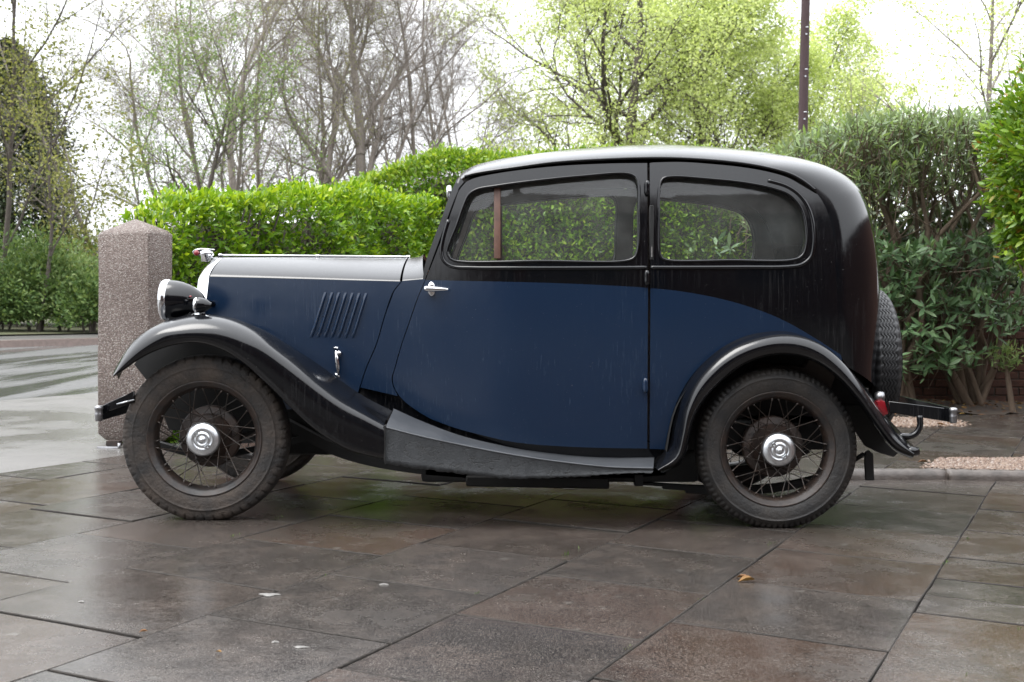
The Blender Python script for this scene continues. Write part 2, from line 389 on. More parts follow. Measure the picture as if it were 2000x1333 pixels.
def pebbledash():
    m = N('pebbledash'); p = m.pos()
    v = m.n('TexVoronoi', Scale=120.0); m.t.links.new(p, v.inputs['Vector'])
    sepc = m.n('SeparateColor'); m.t.links.new(v.outputs['Color'], sepc.inputs[0])
    c = m.ramp(sepc.outputs[0], [(0, (0.0806, 0.0558, 0.0465)), (.35, (0.1674, 0.124, 0.1054)), (.7, (0.2604, 0.217, 0.1922)), (1, (0.3844, 0.3596, 0.3286))])
    c = m.mix(m.ramp(v.outputs['Distance'], [(.35, 0), (.62, .8)]), c, rgb(0.0806, 0.0589, 0.0496))
    c = m.mix(m.ramp(m.noise(3, 5, .6, p), [(.4, 0), (.75, .5)]), c, rgb(0.1054, 0.0744, 0.062))
    m.bsdf(Base__Color=c, Roughness=.6, Normal=m.bump(m.ramp(v.outputs['Distance'], [(0, 1), (.6, 0)]), .9, .008)); return m.m
M_PEBBLE = pebbledash()
M_GRAVEL = leaf_mat('gravel_stone', [(0, (0.07142, 0.04018, 0.0266)), (.4, (0.1339, 0.08482, 0.05803)), (.75, (0.1875, 0.1339, 0.09672)), (1, (0.2321, 0.1964, 0.1741))], 0, .5)

# ------------------------------------------------------------------ ground
def g(x): return -0.0134 * (min(max(x, -30), 6) + .06)
TV = np.array([.443, .8965]); NV = np.array([.8965, -.443])      # along / across the grid
def ps(p, s): return NV[0] * p + TV[0] * s, NV[1] * p + TV[1] * s   # (across, along) -> x, y

def sheet(name, poly, dz, mat, n=1):
    V = []; Fc = []
    # poly: quad in (p,s): p0,p1,s0,s1 subdivided across so that it follows g
    p0, p1, s0, s1 = poly; K = 14
    for i in range(K + 1):
        for j in range(K + 1):
            x, y = ps(p0 + (p1 - p0) * i / K, s0 + (s1 - s0) * j / K); V.append((x, y, g(x) + dz))
    return tag(mk(name, V, grid_faces(K + 1, K + 1, flip=True), mat), kind='structure')
xs = [-900, -30] + list(np.linspace(-28, 6, 18)) + [900]; ys = [-900, -40, 0, 20, 60, 200, 1500]
V = [(x, y, g(x) - .06) for y in ys for x in xs]
tag(mk('ground', V, grid_faces(len(ys), len(xs)), M_GROUND), kind='structure')
sheet('driveway', (-8.45, -4.93, -6, 14), -.004, M_DRIVE)
sheet('road', (-17.5, -8.45, -30, 90), -.012, M_ROAD)
paving = sheet('paving', (-4.93, 9, -9, 16), -.016, M_JOINT)
# far footway with its kerb, verge
V, Fc = [], []
for s in np.linspace(-30, 90, 40):
    for p, dz in ((-17.45, -.02), (-17.5, .11), (-17.65, .115)):
        x, y = ps(p, s); V.append((x, y, g(x) + dz))
tag(mk('kerb', V, grid_faces(40, 3), M_KERB, smooth=False), kind='structure')
sheet('footway', (-19.6, -17.65, -30, 90), .108, M_PAVE2)
sheet('verge', (-60, -19.6, -30, 120), .14, M_VERGE)

# paving slabs: columns of the grid; each slab is one piece
rng = random.Random(4)
cols = [-4.93, -4.30, -3.62, -3.43 + .0, -2.86, -2.235, -1.64, -1.075, -.49, .10, .68, 1.26, 1.84, 2.42, 3.0, 3.6, 4.2, 4.8, 5.4, 6.0, 6.6]
cols = [-4.93, -4.57, -4.0, -3.43, -2.86, -2.235, -1.64, -1.075, -.49, .10, .68, 1.26, 1.84, 2.42, 3.0, 3.6, 4.2, 4.8, 5.4, 6.0]
off = {4: 2.93, 5: 3.19, 6: 3.53, 7: 3.753, 8: None, 3: 3.28, 2: 3.56}
def slab(p0, p1, s0, s1):
    gap = .0022; dz = rng.uniform(-.0018, .0018); tx, ty = rng.uniform(-.0012, .0012), rng.uniform(-.0016, .0016)
    cx, cy = ps((p0 + p1) / 2, (s0 + s1) / 2)
    a, b = (p1 - p0) / 2 - gap, (s1 - s0) / 2 - gap * 3.0
    if a < .02 or b < .02: return
    V = []
    c = .0025
    # top ring, chamfer ring, bottom ring (a slightly uneven outline)
    jit = [(rng.uniform(-.004, .003), rng.uniform(-.004, .003)) for _ in range(8)]
    ring = [(-1, -1), (0, -1), (1, -1), (1, 0), (1, 1), (0, 1), (-1, 1), (-1, 0)]
    for k, (inset, z) in enumerate(((c, 0), (0, -c), (0, -.05))):
        for (q, r), (jx, jy) in zip(ring, jit):
            pp, ss = q * (a - inset) + jx, r * (b - inset) + jy
            V.append((NV[0] * pp + TV[0] * ss, NV[1] * pp + TV[1] * ss, z + dz + tx * q + ty * r - 0.0134 * (NV[0] * pp + TV[0] * ss)))
    Fc = [tuple(range(8))] + [(8 + (i + 1) % 8, (i + 1) % 8, i, 8 + i) for i in range(8)] + [(16 + (i + 1) % 8, 8 + (i + 1) % 8, 8 + i, 16 + i) for i in range(8)]
    me = bpy.data.meshes.new('slab'); me.from_pydata(V, [], Fc); me.materials.append(M_SLAB); me.materials.append(M_JOINT); me.polygons.foreach_set('material_index', [0] + [1] * 16); me.update()
    o = bpy.data.objects.new('slab', me); COL.objects.link(o); o.parent = paving; o.location = (cx, cy, g(cx))
def visible(x, y, m=.9):
    return y > 1.9 and abs(x) < .43 * y + m and y < 11.7
L = .575
for i in range(len(cols) - 1):
    p0, p1 = cols[i], cols[i + 1]; o0 = off.get(i, rng.uniform(0, L))
    if i == 8:
        cuts = [1.0, 1.6, 2.2, 2.78, 3.62, 3.86, 4.12, 4.5, 5.08, 5.66, 6.2, 6.8, 7.4, 8, 8.6, 9.2, 9.8, 10.4, 11, 11.6, 12.2]
    else:
        k0 = math.floor((-.5 - o0) / L); cuts = [o0 + L * k for k in range(k0, k0 + 28)]
    for a, b in zip(cuts[:-1], cuts[1:]):
        x, y = ps((p0 + p1) / 2, (a + b) / 2)
        if visible(x, y): slab(p0, p1, a, b)

# ------------------------------------------------------------------ the car
YC = 5.32                     # centre plane of the car
CAR = empty('vintage_car', (0, YC, 0), 'old two-door saloon car in navy blue and black with wire wheels', 'car')
KX = [-1.6, -1.3, -.44, -.35, 0, .55, 1.0, 1.35, 1.5, 1.8]
KW = [.20, .24, .42, .445, .53, .56, .55, .52, .485, .42]
_kx = np.linspace(-1.6, 1.8, 400); _kw = np.interp(_kx, KX, KW)
for _ in range(60): _kw[1:-1] = (_kw[:-2] + 2 * _kw[1:-1] + _kw[2:]) / 4
def W(x, z):
    b = float(np.interp(x, _kx, _kw))
    return b - (.06 * ((z - 1.0) / .45) ** 2 if z > 1.0 else .045 * ((1.0 - z) / .7) ** 2)
def PS(u, v, inset=0.0):
    d = 4.8
    for _ in range(6):
        p = P(u, v, d); d = YC - W(p.x, p.z) + inset
    return P(u, v, d)
def WN(x, z, s):
    e = .02; dx = (W(x + e, z) - W(x - e, z)) / (2 * e); dz = (W(x, z + e) - W(x, z - e)) / (2 * e)
    return Vector((-dx, s, -dz)).normalized()
def inside(poly, x, z):
    c = False; n = len(poly); j = n - 1
    for i in range(n):
        xi, zi = poly[i]; xj, zj = poly[j]
        if (zi > z) != (zj > z) and x < (xj - xi) * (z - zi) / (zj - zi) + xi: c = not c
        j = i
    return c
def dens(pts, step=9):
    out = []
    for a, b in zip(pts[:-1], pts[1:]):
        n = max(1, int(math.hypot(b[0] - a[0], b[1] - a[1]) / step))
        out += [(a[0] + (b[0] - a[0]) * k / n, a[1] + (b[1] - a[1]) * k / n) for k in range(n)]
    return out + [tuple(pts[-1])]
def cur(pts, step=7): return [tuple(q) for q in cr(pts, step=step)]
def clo(pts, step=7): return [tuple(q) for q in cr(pts, step=step, closed=True)]
def panel(name, outline, holes, mats, s=-1, paintline=None, th=.012, inset=0.0, parent=CAR, spacing=.035):
    """a body panel traced in the side view, laid on the curved side; mats[0] above the paint line, mats[1] below"""
    def mp(poly):
        r = []
        for u, v in poly:
            p = PS(u, v); q = (p.x, p.z)
            if not r or math.hypot(q[0] - r[-1][0], q[1] - r[-1][1]) > .0015: r.append(q)
        if math.hypot(r[0][0] - r[-1][0], r[0][1] - r[-1][1]) < .0015: r.pop()
        return r
    loops = [mp(outline)] + [mp(h) for h in holes]
    pts, edges = [], []
    for lp in loops:
        o = len(pts); pts += [Vector(q) for q in lp]; edges += [(o + i, o + (i + 1) % len(lp)) for i in range(len(lp))]
    pl = None
    if paintline:
        pl = [(PS(u, v).x, PS(u, v).z) for u, v in paintline]
        ins = [q for q in pl if inside(loops[0], *q) and not any(inside(h, *q) for h in loops[1:])]
        o = len(pts); pts += [Vector(q) for q in ins]; edges += [(o + i, o + i + 1) for i in range(len(ins) - 1)]
    x0, x1 = min(q[0] for q in loops[0]), max(q[0] for q in loops[0]); z0, z1 = min(q[1] for q in loops[0]), max(q[1] for q in loops[0])
    allb = np.array([q for lp in loops for q in lp] + (pl or []))
    for x in np.arange(x0, x1, spacing):
        for z in np.arange(z0, z1, spacing):
            if inside(loops[0], x, z) and not any(inside(h, x, z) for h in loops[1:]) and np.min(np.hypot(allb[:, 0] - x, allb[:, 1] - z)) > spacing * .45:
                pts.append(Vector((x, z)))
    vo, eo, fo, *_ = delaunay_2d_cdt(pts, edges, [], 0, 1e-5)
    V = [(q[0], YC + s * (W(q[0], q[1]) - inset), q[1]) for q in vo]; Nn = [WN(q[0], q[1], s) for q in vo]
    Fc, mi = [], []
    for f in fo:
        cx = sum(vo[i][0] for i in f) / 3; cz = sum(vo[i][1] for i in f) / 3
        if not inside(loops[0], cx, cz) or any(inside(h, cx, cz) for h in loops[1:]): continue
        a, b, c = (Vector(V[i]) for i in f[:3])
        nn = (b - a).cross(c - a)
        if nn.length < 1e-9: continue
        Fc.append(tuple(f) if nn.y * s > 0 else tuple(f)[::-1])
        k = 0
        if pl: k = 1 if cz < np.interp(cx, [q[0] for q in pl], [q[1] for q in pl]) else 0
        mi.append(k)
    if th:
        for li, lp in enumerate(loops):
            o = len(V); n = len(lp)
            for dpt in (0, th):
                for q in lp:
                    V.append((q[0], YC + s * (W(*q) - inset - dpt), q[1]))
            ar = sum(lp[i][0] * lp[(i + 1) % n][1] - lp[(i + 1) % n][0] * lp[i][1] for i in range(n))
            for i in range(n):
                f = (o + i, o + (i + 1) % n, o + n + (i + 1) % n, o + n + i)
                Fc.append(f); k = 0
                if pl: k = 1 if lp[i][1] < np.interp(lp[i][0], [q[0] for q in pl], [q[1] for q in pl]) else 0
                mi.append(k)
            for q in range(2):
                for i in range(n):
                    e1 = Vector((lp[(i + 1) % n][0] - lp[i - 1][0], 0, lp[(i + 1) % n][1] - lp[i - 1][1])).normalized()
                    nr = Vector((e1.z, 0, -e1.x)) * (1 if ar > 0 else -1) * (1 if li == 0 else -1)
                    Nn.append(nr)
    o = mk(name, V, Fc, mats, parent, True, mi, normals=None)
    # smooth on the skin, crisp at the folded edge (separate vertices)
    return o

# traced lines (photograph pixels)
DOOR_FRONT = cur([(854, 490), (833, 543), (815, 587), (801, 628), (784, 677), (772, 720), (767, 738), (770, 756), (779, 772), (792, 786), (815, 803), (842, 819)])
BODY_LOW = cur([(842, 819), (885, 835), (932, 848), (1004, 864), (1112, 873), (1220, 876), (1264, 876.5)])
DOOR_TOP = cur([(910, 356), (925, 349), (978, 338), (1083, 325.5), (1188, 320), (1264, 319)])
A_EDGE = cur([(854, 490), (872, 441), (888, 396), (897, 372), (910, 356)])
PAINT = cur([(700, 547), (833, 547.5), (900, 549), (1000, 551), (1100, 554), (1200, 558.5), (1268, 563), (1340, 571), (1420, 587), (1490, 609), (1540, 631), (1590, 660), (1660, 705)])
WIN_F = clo([(873, 492), (880, 506), (896, 511), (1060, 510.5), (1222, 510), (1240, 503), (1246.5, 486), (1247.5, 420), (1247.5, 360), (1242, 346), (1227, 339), (1135, 344), (1030, 355), (965, 364), (932, 370), (916, 380), (906, 400), (892, 440), (878, 474)])
WIN_R = clo([(1288, 490), (1292, 504), (1306, 509), (1430, 509), (1545, 508.5), (1566, 501), (1575, 480), (1574, 440), (1564, 405), (1543, 381), (1514, 369), (1456, 357), (1380, 349), (1313, 345), (1295, 349), (1288, 365), (1287, 425)])
REAR_ARCH = cur([(1298, 878), (1309, 825), (1318, 795), (1340, 750), (1375, 708), (1420, 674), (1469, 655), (1525, 649), (1562, 656), (1600, 675), (1636, 703)])
GUT = [(899, 352), (908, 346), (925, 341), (960, 335), (1004, 329), (1083, 318.6), (1188, 312), (1300, 309.5), (1391, 314), (1456, 321), (1504, 330), (1543, 341), (1569, 355), (1592, 373)]
E_REAR = [(1592, 373), (1610, 400), (1624, 440), (1631, 500), (1634, 560), (1637, 640), (1640, 680), (1645, 706)]

def rev(a): return a[::-1]
for s in (-1, 1):
    door_out = rev(A_EDGE)[:-1][0:0] + A_EDGE + DOOR_TOP[1:] + dens([(1264, 319), (1265.5, 600), (1264, 876.5)])[1:] + rev(BODY_LOW)[1:] + rev(DOOR_FRONT)[1:]
    door = panel('door', door_out, [WIN_F], [M_BLACK, M_BLUE], s, PAINT)
    if s == -1: DOOR = door
    q_out = dens([(1269, 319), (1270.5, 600), (1269, 877)])[::-1] + cur([(1269, 318), (1330, 317), (1391, 321), (1456, 328), (1504, 337), (1540, 348), (1567, 363), (1592, 378)])[1:] + cur(E_REAR)[1:] + rev(REAR_ARCH) + [(1269, 877)]
    quarter = panel('quarter_panel', q_out, [WIN_R], [M_BLACK, M_BLUE], s, PAINT)
    if s == -1: QUARTER = quarter
    cowl_out = dens([(786, 549), (770, 569)])[:-1] + cur([(770, 569), (752, 619), (736, 673), (716, 720), (704, 757)]) + dens([(704, 757), (777, 774)])[1:] + rev(cur([(831, 545), (813, 588), (799, 629), (782, 678), (770, 721), (765, 738), (768, 756), (777, 773)]))[1:] + dens([(830, 545), (786, 549)])[1:-1]
    panel('cowl_side', cowl_out, [], [M_BLUE], s)
    bon_out = dens([(407, 541), (783.5, 550)]) + cur([(783.5, 550), (768, 569), (750, 619), (734, 673), (714, 720), (702, 757)])[1:] + dens([(702, 757), (690, 800), (500, 800), (398, 740), (397, 600), (400, 565), (407, 541)])[1:-1]
    bonnet = panel('bonnet_side', bon_out, [], [M_BLUE], s)
    if s == -1: BONNET = bonnet
    # sill under the door, set back, black
    sill = dens([(700, 748), (765, 762)]) + cur([(790, 776), (842, 806), (932, 836), (1004, 852), (1112, 862), (1300, 866)])[0:] + dens([(1300, 905), (1112, 905), (968, 885), (860, 850), (740, 818), (690, 800)])
    panel('sill', sill, [], [M_BLACK], s, inset=.018)
    # inner trim with its own window openings
    W1 = [(u + (1075 - u) * -.012, v + (425 - v) * -.02) for u, v in WIN_F]; W2 = [(u + (1430 - u) * -.012, v + (428 - v) * -.02) for u, v in WIN_R]
    panel('inner_trim', dens([(858, 500), (905, 365)]) + cur([(930, 352), (1083, 330), (1264, 325), (1391, 326), (1456, 333), (1530, 352), (1575, 380), (1610, 440), (1625, 560)]) + dens([(1625, 640), (1500, 640), (1300, 870), (1100, 865), (900, 835), (780, 760), (858, 500)])[:-1], [W1, W2], [M_LINING], s, inset=.045, th=0)

# A pillars
for s in (-1, 1):
    pil = cur([(826, 546), (829, 522), (846, 470), (862, 428), (876, 388), (889, 359), (900, 348)]) + rev(cur([(830, 546), (850.5, 490), (868.5, 441), (885, 395), (894, 371), (906, 356)]))
    panel('windscreen_pillar', pil, [], [M_BLACK], s, th=.05)

def shell(name, pairs, mat, nphi=22, n_exp=2.35, dens_n=6, s_inset=0, n_end=None):
    """a crowned sheet spanning both side edges; pairs = (edge px, silhouette px)"""
    e = cr([a for a, b in pairs], n=len(pairs) * dens_n); sil = cr([b for a, b in pairs], n=len(pairs) * dens_n)
    # resample both by pair index so that they stay in step
    def bypair(q):
        q = np.array(q, float); t = np.arange(len(q)); tt = np.linspace(0, len(q) - 1, (len(q) - 1) * dens_n + 1)
        out = []
        for x in tt:
            i = min(int(x), len(q) - 2); f = x - i
            a = q[max(i - 1, 0)]; b = q[i]; c = q[i + 1]; d = q[min(i + 2, len(q) - 1)]
            if i == 0: a = 2 * b - c
            if i + 2 > len(q) - 1: d = 2 * c - b
            out.append(.5 * ((2 * b) + (-a + c) * f + (2*a - 5*b + 4*c - d) * f * f + (-a + 3*b - 3*c + d) * f ** 3))
        return out
    e, sil = bypair([a for a, b in pairs]), bypair([b for a, b in pairs])
    phis = [math.pi / 2 * (k / nphi) ** 1.0 for k in range(nphi + 1)]
    ks = []; dat = []; nn_ = len(e); exps = [n_exp + ((n_end or n_exp) - n_exp) * min(1, max(0, (i / nn_ - .48) / .2)) for i in range(nn_)]
    for (eu, ev), (su, sv), n_exp in zip(e, sil, exps):
        E = PS(eu, ev, s_inset); S = P(su, sv, YC); D = Vector((S.x - E.x, 0, S.z - E.z)); hw = YC - E.y
        dp = np.array([su - eu, sv - ev]); tgt = np.linalg.norm(dp); dp = dp / max(tgt, 1e-6)
        def reach(k):
            best = -1e9
            for ph in phis:
                c, sn = math.cos(ph) ** (2 / n_exp), math.sin(ph) ** (2 / n_exp)
                q = Vector((E.x + k * D.x * sn, YC - hw * c, E.z + k * D.z * sn)); uv = proj(q)
                best = max(best, (uv[0] - eu) * dp[0] + (uv[1] - ev) * dp[1])
            return best
        lo, hi = .15, 1.4
        for _ in range(24):
            m = (lo + hi) / 2
            if reach(m) > tgt: hi = m
            else: lo = m
        ks.append((lo + hi) / 2); dat.append((E, D, hw))
    ks = np.array(ks)
    for _ in range(8): ks[1:-1] = (ks[:-2] + 2 * ks[1:-1] + ks[2:]) / 4
    V = []; full = [(-1, ph) for ph in phis] + [(1, ph) for ph in phis[::-1][1:]]
    for (E, D, hw), k, n_exp in zip(dat, ks, exps):
        for sg, ph in full:
            c, sn = max(math.cos(ph), 0) ** (2 / n_exp), math.sin(ph) ** (2 / n_exp)
            V.append((E.x + k * D.x * sn, YC + sg * hw * c, E.z + k * D.z * sn))
    o = mk(name, V, grid_faces(len(dat), len(full)), mat, CAR)
    return o, dat, ks, full, exps
ROOF_PAIRS = [((898, 353), (893, 351)), ((908, 346), (903, 338)), ((925, 341), (925, 325)), ((960, 335), (955, 316)), ((1004, 329), (1002, 307)),
    ((1083, 318.6), (1083, 296)), ((1188, 312), (1188, 286.5)), ((1300, 309.5), (1300, 283)), ((1391, 314), (1397, 287)), ((1456, 321), (1475, 294.5)),
    ((1504, 330), (1535, 303.5)), ((1543, 341), (1590, 316.5)), ((1569, 355), (1633, 334.5)), ((1592, 373), (1665, 357)), ((1610, 400), (1688, 388)),
    ((1624, 440), (1703, 435)), ((1631, 500), (1714, 496)), ((1634, 560), (1718, 560)), ((1637, 640), (1717, 640)), ((1642, 690), (1712, 700)), ((1652, 715), (1700, 766))]
roof, dat, ks, full, exps = shell('roof', ROOF_PAIRS, M_BLACK, n_exp=1.42, n_end=2.3)
# headlining: the same sheet a little inside
V = []
for (E, D, hw), k, ne in zip(dat, ks, exps):
    for sg, ph in full:
        c, sn = max(math.cos(ph), 0) ** (2 / ne), math.sin(ph) ** (2 / ne)
        V.append((E.x + k * D.x * sn - .02 * (D.x / max(D.length, .01)), YC + sg * (hw - .04) * c, E.z + k * D.z * sn - .025 * (1 if D.z > 0 else 0) - .004))
mk('headlining', V[: len(full) * 92], grid_faces(92, len(full)), M_HEAD, CAR)
bt, bdat, bks, bfull, _ = shell('bonnet_top', [((407, 541), (421, 502)), ((500, 543), (510, 502)), ((600, 545.3), (610, 502.5)), ((700, 548), (710, 503)), ((781, 550), (797, 503.5))], M_BLACK, n_exp=1.34)
shell('cowl_top', [((786, 549), (800, 503.5)), ((800, 548), (810, 503)), ((818, 547), (820, 501)), ((829, 546), (828, 496))], M_BLACK, n_exp=1.34)
# bonnet hinge strip
p0, p1 = P(428, 499, YC), P(800, 502, YC)
V, Fc = tube([p0 + (p1 - p0) * k / 20 for k in range(21)], .0045, 8); mk('hinge_strip', V, Fc, M_DULLCHROME, bt)
for a in (430, 620, 797):
    q = p0 + (p1 - p0) * ((a - 428) / 372); V, Fc = tube([q - Vector((.008, 0, 0)), q + Vector((.008, 0, 0))], .007, 8); mk('hinge_knuckle', V, Fc, M_CHROME, bt)

# gutter and mouldings laid on the side
def bead(name, px, r, mat, parent, lift=.003, closed=False, s=-1, step=6):
    pts = clo(px, step) if closed else cur(px, step)
    path = []
    for u, v in pts:
        p = PS(u, v); n = WN(p.x, p.z, -1); q = p + n * lift
        path.append(q if s == -1 else Vector((q.x, 2 * YC - q.y, q.z)))
    if closed: path.append(path[0])
    V, Fc = tube(path, r, 8, cap=not closed); return mk(name, V, Fc, mat, parent)
for s in (-1, 1):
    bead('rain_gutter', GUT[1:], .0065, M_BLACK, roof, .004, s=s)
    par = DOOR if s == -1 else CAR
    bead('waist_moulding', [(876, 430), (866, 465), (862, 492), (868, 511), (884, 521), (920, 523.5), (1000, 524), (1100, 524), (1200, 523.5), (1263, 523)], .0085, M_BLACK, par, .000, s=s)
    bead('waist_moulding', [(1271, 523), (1350, 523), (1450, 522.5), (1540, 521.5), (1566, 517), (1583, 503), (1589, 480), (1588, 440), (1578, 405), (1560, 380), (1536, 364), (1500, 353)], .0085, M_BLACK, QUARTER if s == -1 else CAR, .000, s=s)
    bead('window_surround', WIN_F, .006, M_BLACK, par, -.001, True, s=s, step=8)
    bead('window_surround', WIN_R, .006, M_BLACK, QUARTER if s == -1 else CAR, -.001, True, s=s, step=8)
    # reveal (frame set into the opening) and glass
    for nm, win, cen, par2 in (('door', WIN_F, (1072, 432), DOOR), ('rear', WIN_R, (1432, 432), QUARTER)):
        if s == 1: par2 = CAR
        V = []; n = len(win)
        for ins, sc in ((.006, 1.0), (.02, .998), (.034, .982), (.046, .982)):
            for u, v in win:
                uu, vv = cen[0] + (u - cen[0]) * (1 - (1 - sc) * .55), cen[1] + (v - cen[1]) * (1 - (1 - sc) * 1.6)
                p = PS(uu, vv); V.append((p.x, YC + s * (W(p.x, p.z) - ins), p.z))
        mk('window_frame', V, grid_faces(4, n, closed_c=True), M_RUBBER, par2)
        # glass sheet
        big = [(cen[0] + (u - cen[0]) * .999, cen[1] + (v - cen[1]) * .995) for u, v in win]
        panel('window_glass', big, [], [M_GLASS], s, inset=.033, th=0, parent=par2, spacing=.08)
    # brown channel of the quarter light
    V = []
    a0, a1, b0, b1 = PS(964.5, 505), PS(977.5, 505), PS(964.5, 366), PS(977.5, 366)
    for dpt in (.022, .045):
        for q in (a0, a1, b1, b0): V.append((q.x, YC + s * (W(q.x, q.z) - dpt), q.z))
    bevel_mesh('window_channel', V, [(0, 1, 2, 3), (7, 6, 5, 4), (0, 4, 5, 1), (1, 5, 6, 2), (2, 6, 7, 3), (3, 7, 4, 0)], M_WOOD, par, .004, 2)

# windscreen
w0, w1 = PS(834, 520), PS(898, 356)
q = [Vector((w0.x + .01, YC - .42, w0.z)), Vector((w0.x + .01, YC + .42, w0.z)), Vector((w1.x - .0, YC + .43, w1.z)), Vector((w1.x - .0, YC - .43, w1.z))]
mk('windscreen', q, [(0, 1, 2, 3)], M_GLASS, CAR, False)
V, Fc = tube(q + [q[0]], .018, 6); mk('windscreen_frame', V, Fc, M_BLACK, CAR)
# small chrome trim on the far pillar
V, Fc = lathe([(0, -.012), (.03, -.01), (.034, 0), (.03, .01), (0, .012)], 20, 'x', tuple(P(877, 376, YC + .30)))
mk('mirror', V, Fc, M_CHROME, CAR)
# steering wheel, dashboard, floor, firewall, seats (dark inside)
c = Vector((-.14, YC + .2, .98)); ax = Vector((-.45, 0, -.9)).normalized()
e1 = Vector((0, 1, 0)); e2 = ax.cross(e1)
V, Fc = tube([c + (e1 * math.cos(a) + e2 * math.sin(a)) * .19 for a in np.linspace(0, 2 * math.pi, 33)], .011, 8, False); sw = mk('steering_wheel', V, Fc, M_RUBBER, CAR)
for a in (.5, 2.6, 4.7):
    V, Fc = tube([c, c + (e1 * math.cos(a) + e2 * math.sin(a)) * .19], .007, 6); mk('wheel_spoke', V, Fc, M_RUBBER, sw)
V, Fc = tube([c, c + ax * .5], .016, 8); mk('steering_column', V, Fc, M_RUBBER, sw)
V, Fc = boxv(-.36, -.27, YC - .42, YC + .42, .80, 1.0); bevel_mesh('dashboard', V, Fc, M_WOOD, CAR, .02)
V, Fc = boxv(-.45, 1.42, YC - .38, YC + .38, .275, .385); mk('floor_pan', V, Fc, M_DARK, CAR, False)
V, Fc = boxv(-.45, -.43, YC - .31, YC + .31, .38, .96); mk('bulkhead', V, Fc, M_DARK, CAR, False)
for yy in (YC - .22, YC + .22):
    V, Fc = merge(prism([(.16, .5), (.62, .46), (.68, .58), (.16, .62)], yy - .19, yy + .19)); seat = bevel_mesh('front_seat', V, Fc, M_LINING, CAR, .03, 3)
    V, Fc = prism([(.58, .55), (.70, .55), (.82, .985), (.74, .995)], yy - .19, yy + .19); bevel_mesh('seat_back', V, Fc, M_LINING, seat, .03, 3)
V, Fc = prism([(1.0, .5), (1.3, .5), (1.48, 1.0), (1.38, 1.0), (1.2, .62), (1.0, .64)], YC - .43, YC + .43); bevel_mesh('rear_seat', V, Fc, M_LINING, CAR, .02, 2)

# radiator shell: arch section swept back a little, raked
def arch(hw, z0, z1, n=28):
    pts = [(-hw, z0)]
    zs = z1 - .088
    for k in range(n + 1):
        a = math.pi * k / n; c_, s_ = math.cos(a), math.sin(a)
        pts.append((-hw * math.copysign(abs(c_) ** (2 / 1.35), c_), zs + (z1 - zs) * abs(s_) ** (2 / 1.35)))
    return pts + [(hw, z0)]
def raked(pts, xb, zr, rake=.11): return [(xb + (z - zr) * rake, YC + y, z) for y, z in pts]
ztop = P(400, 503, YC).z
xr = P(386, 530, YC - .22).x
rows = [raked(arch(.198, .50, ztop - .052), xr + .012, .95), raked(arch(.215, .50, ztop - .028), xr - .004, .95), raked(arch(.226, .50, ztop - .012), xr + .002, .95), raked(arch(.236, .5, ztop - .001), xr + .018, .95),
        raked(arch(.243, .5, ztop + .002), xr + .038, .95), raked(arch(.245, .5, ztop + .002), xr + .05, .95)]
V = [p for r in rows for p in r]; rs = mk('radiator_shell', V, grid_faces(len(rows), len(rows[0])), M_CHROME, CAR)
a_ = raked(arch(.205, .50, ztop - .04), xr + .03, .95)
mk('radiator_core', a_, [tuple(range(len(a_)))], M_DARK, rs, False)
for k in range(-6, 7):
    hw = .205; y = k * .03; zt = ztop - .06 - .1 * (abs(y) / hw) ** 3
    V, Fc = tube([(xr + .018 + (z - .95) * .11, YC + y, z) for z in (.5, zt)], .004, 6); mk('grille_bar', V, Fc, M_DULLCHROME, rs)
# mascot on the radiator cap
c = P(391, 500, YC)
V, Fc = lathe([(0, -.03), (.022, -.03), (.024, -.004), (.03, .0), (.03, .012), (.018, .02), (0, .022)], 24, 'z', (c.x + .028, c.y, c.z + .004)); cap = mk('radiator_cap', V, Fc, M_CHROME, CAR)
w = [(375, 492), (380, 487.5), (390, 485.5), (405, 486), (418, 487), (420, 488.5), (410, 491), (398, 494), (392, 499), (384, 500), (378, 497)]
V, Fc = px_prism(w, YC - .006, YC + .006); bevel_mesh('wing', V, Fc, M_CHROME, cap, .002, 1)
V, Fc = tube([P(388, 496, YC), P(400, 498, YC), P(417, 501, YC)], [.007, .008, .012], 8); mk('wing_stem', V, Fc, M_CHROME, cap)
c = P(383.5, 494.5, YC - .008); V, Fc = lathe([(0, -.006), (.0095, -.005), (.0125, 0), (.0125, .014)], 20, 'y', tuple(c)); mk('red_roundel', V, Fc, M_RED, cap)

# bonnet louvres: raised slanting ribs, each with a dark slot on its rear side
for k in range(7):
    ut, ub = 637 + k * 13.25, 608.5 + k * 13.4
    path = [PS(ut + (ub - ut) * t, 571 + k * .3 + (88.5) * t) for t in np.linspace(0, 1, 14)]
    V = []; n = 7
    for i, q in enumerate(path):
        nn = WN(q.x, q.z, -1); f = min(1, min(i, 13 - i) / 1.6)
        for j in range(n):
            a = j / (n - 1); dx = -.0085 + .0165 * a
            hgt = (math.sin(min(a / .72, 1) * math.pi / 2) if a < .72 else 1 - (a - .72) / .28 * 1.15) * .009 * f
            V.append(q + Vector((dx, 0, 0)) + nn * (hgt + .0006))
    lv = mk('louvre', V, grid_faces(14, n), M_BLUE, BONNET)
    V = []
    for q in path[1:-1]:
        nn = WN(q.x, q.z, -1)
        V += [q + Vector((.0068, 0, 0)) + nn * .0012, q + Vector((.0105, 0, 0)) + nn * .0012]
    mk('slot', V, grid_faces(12, 2), M_DARK, lv, False)
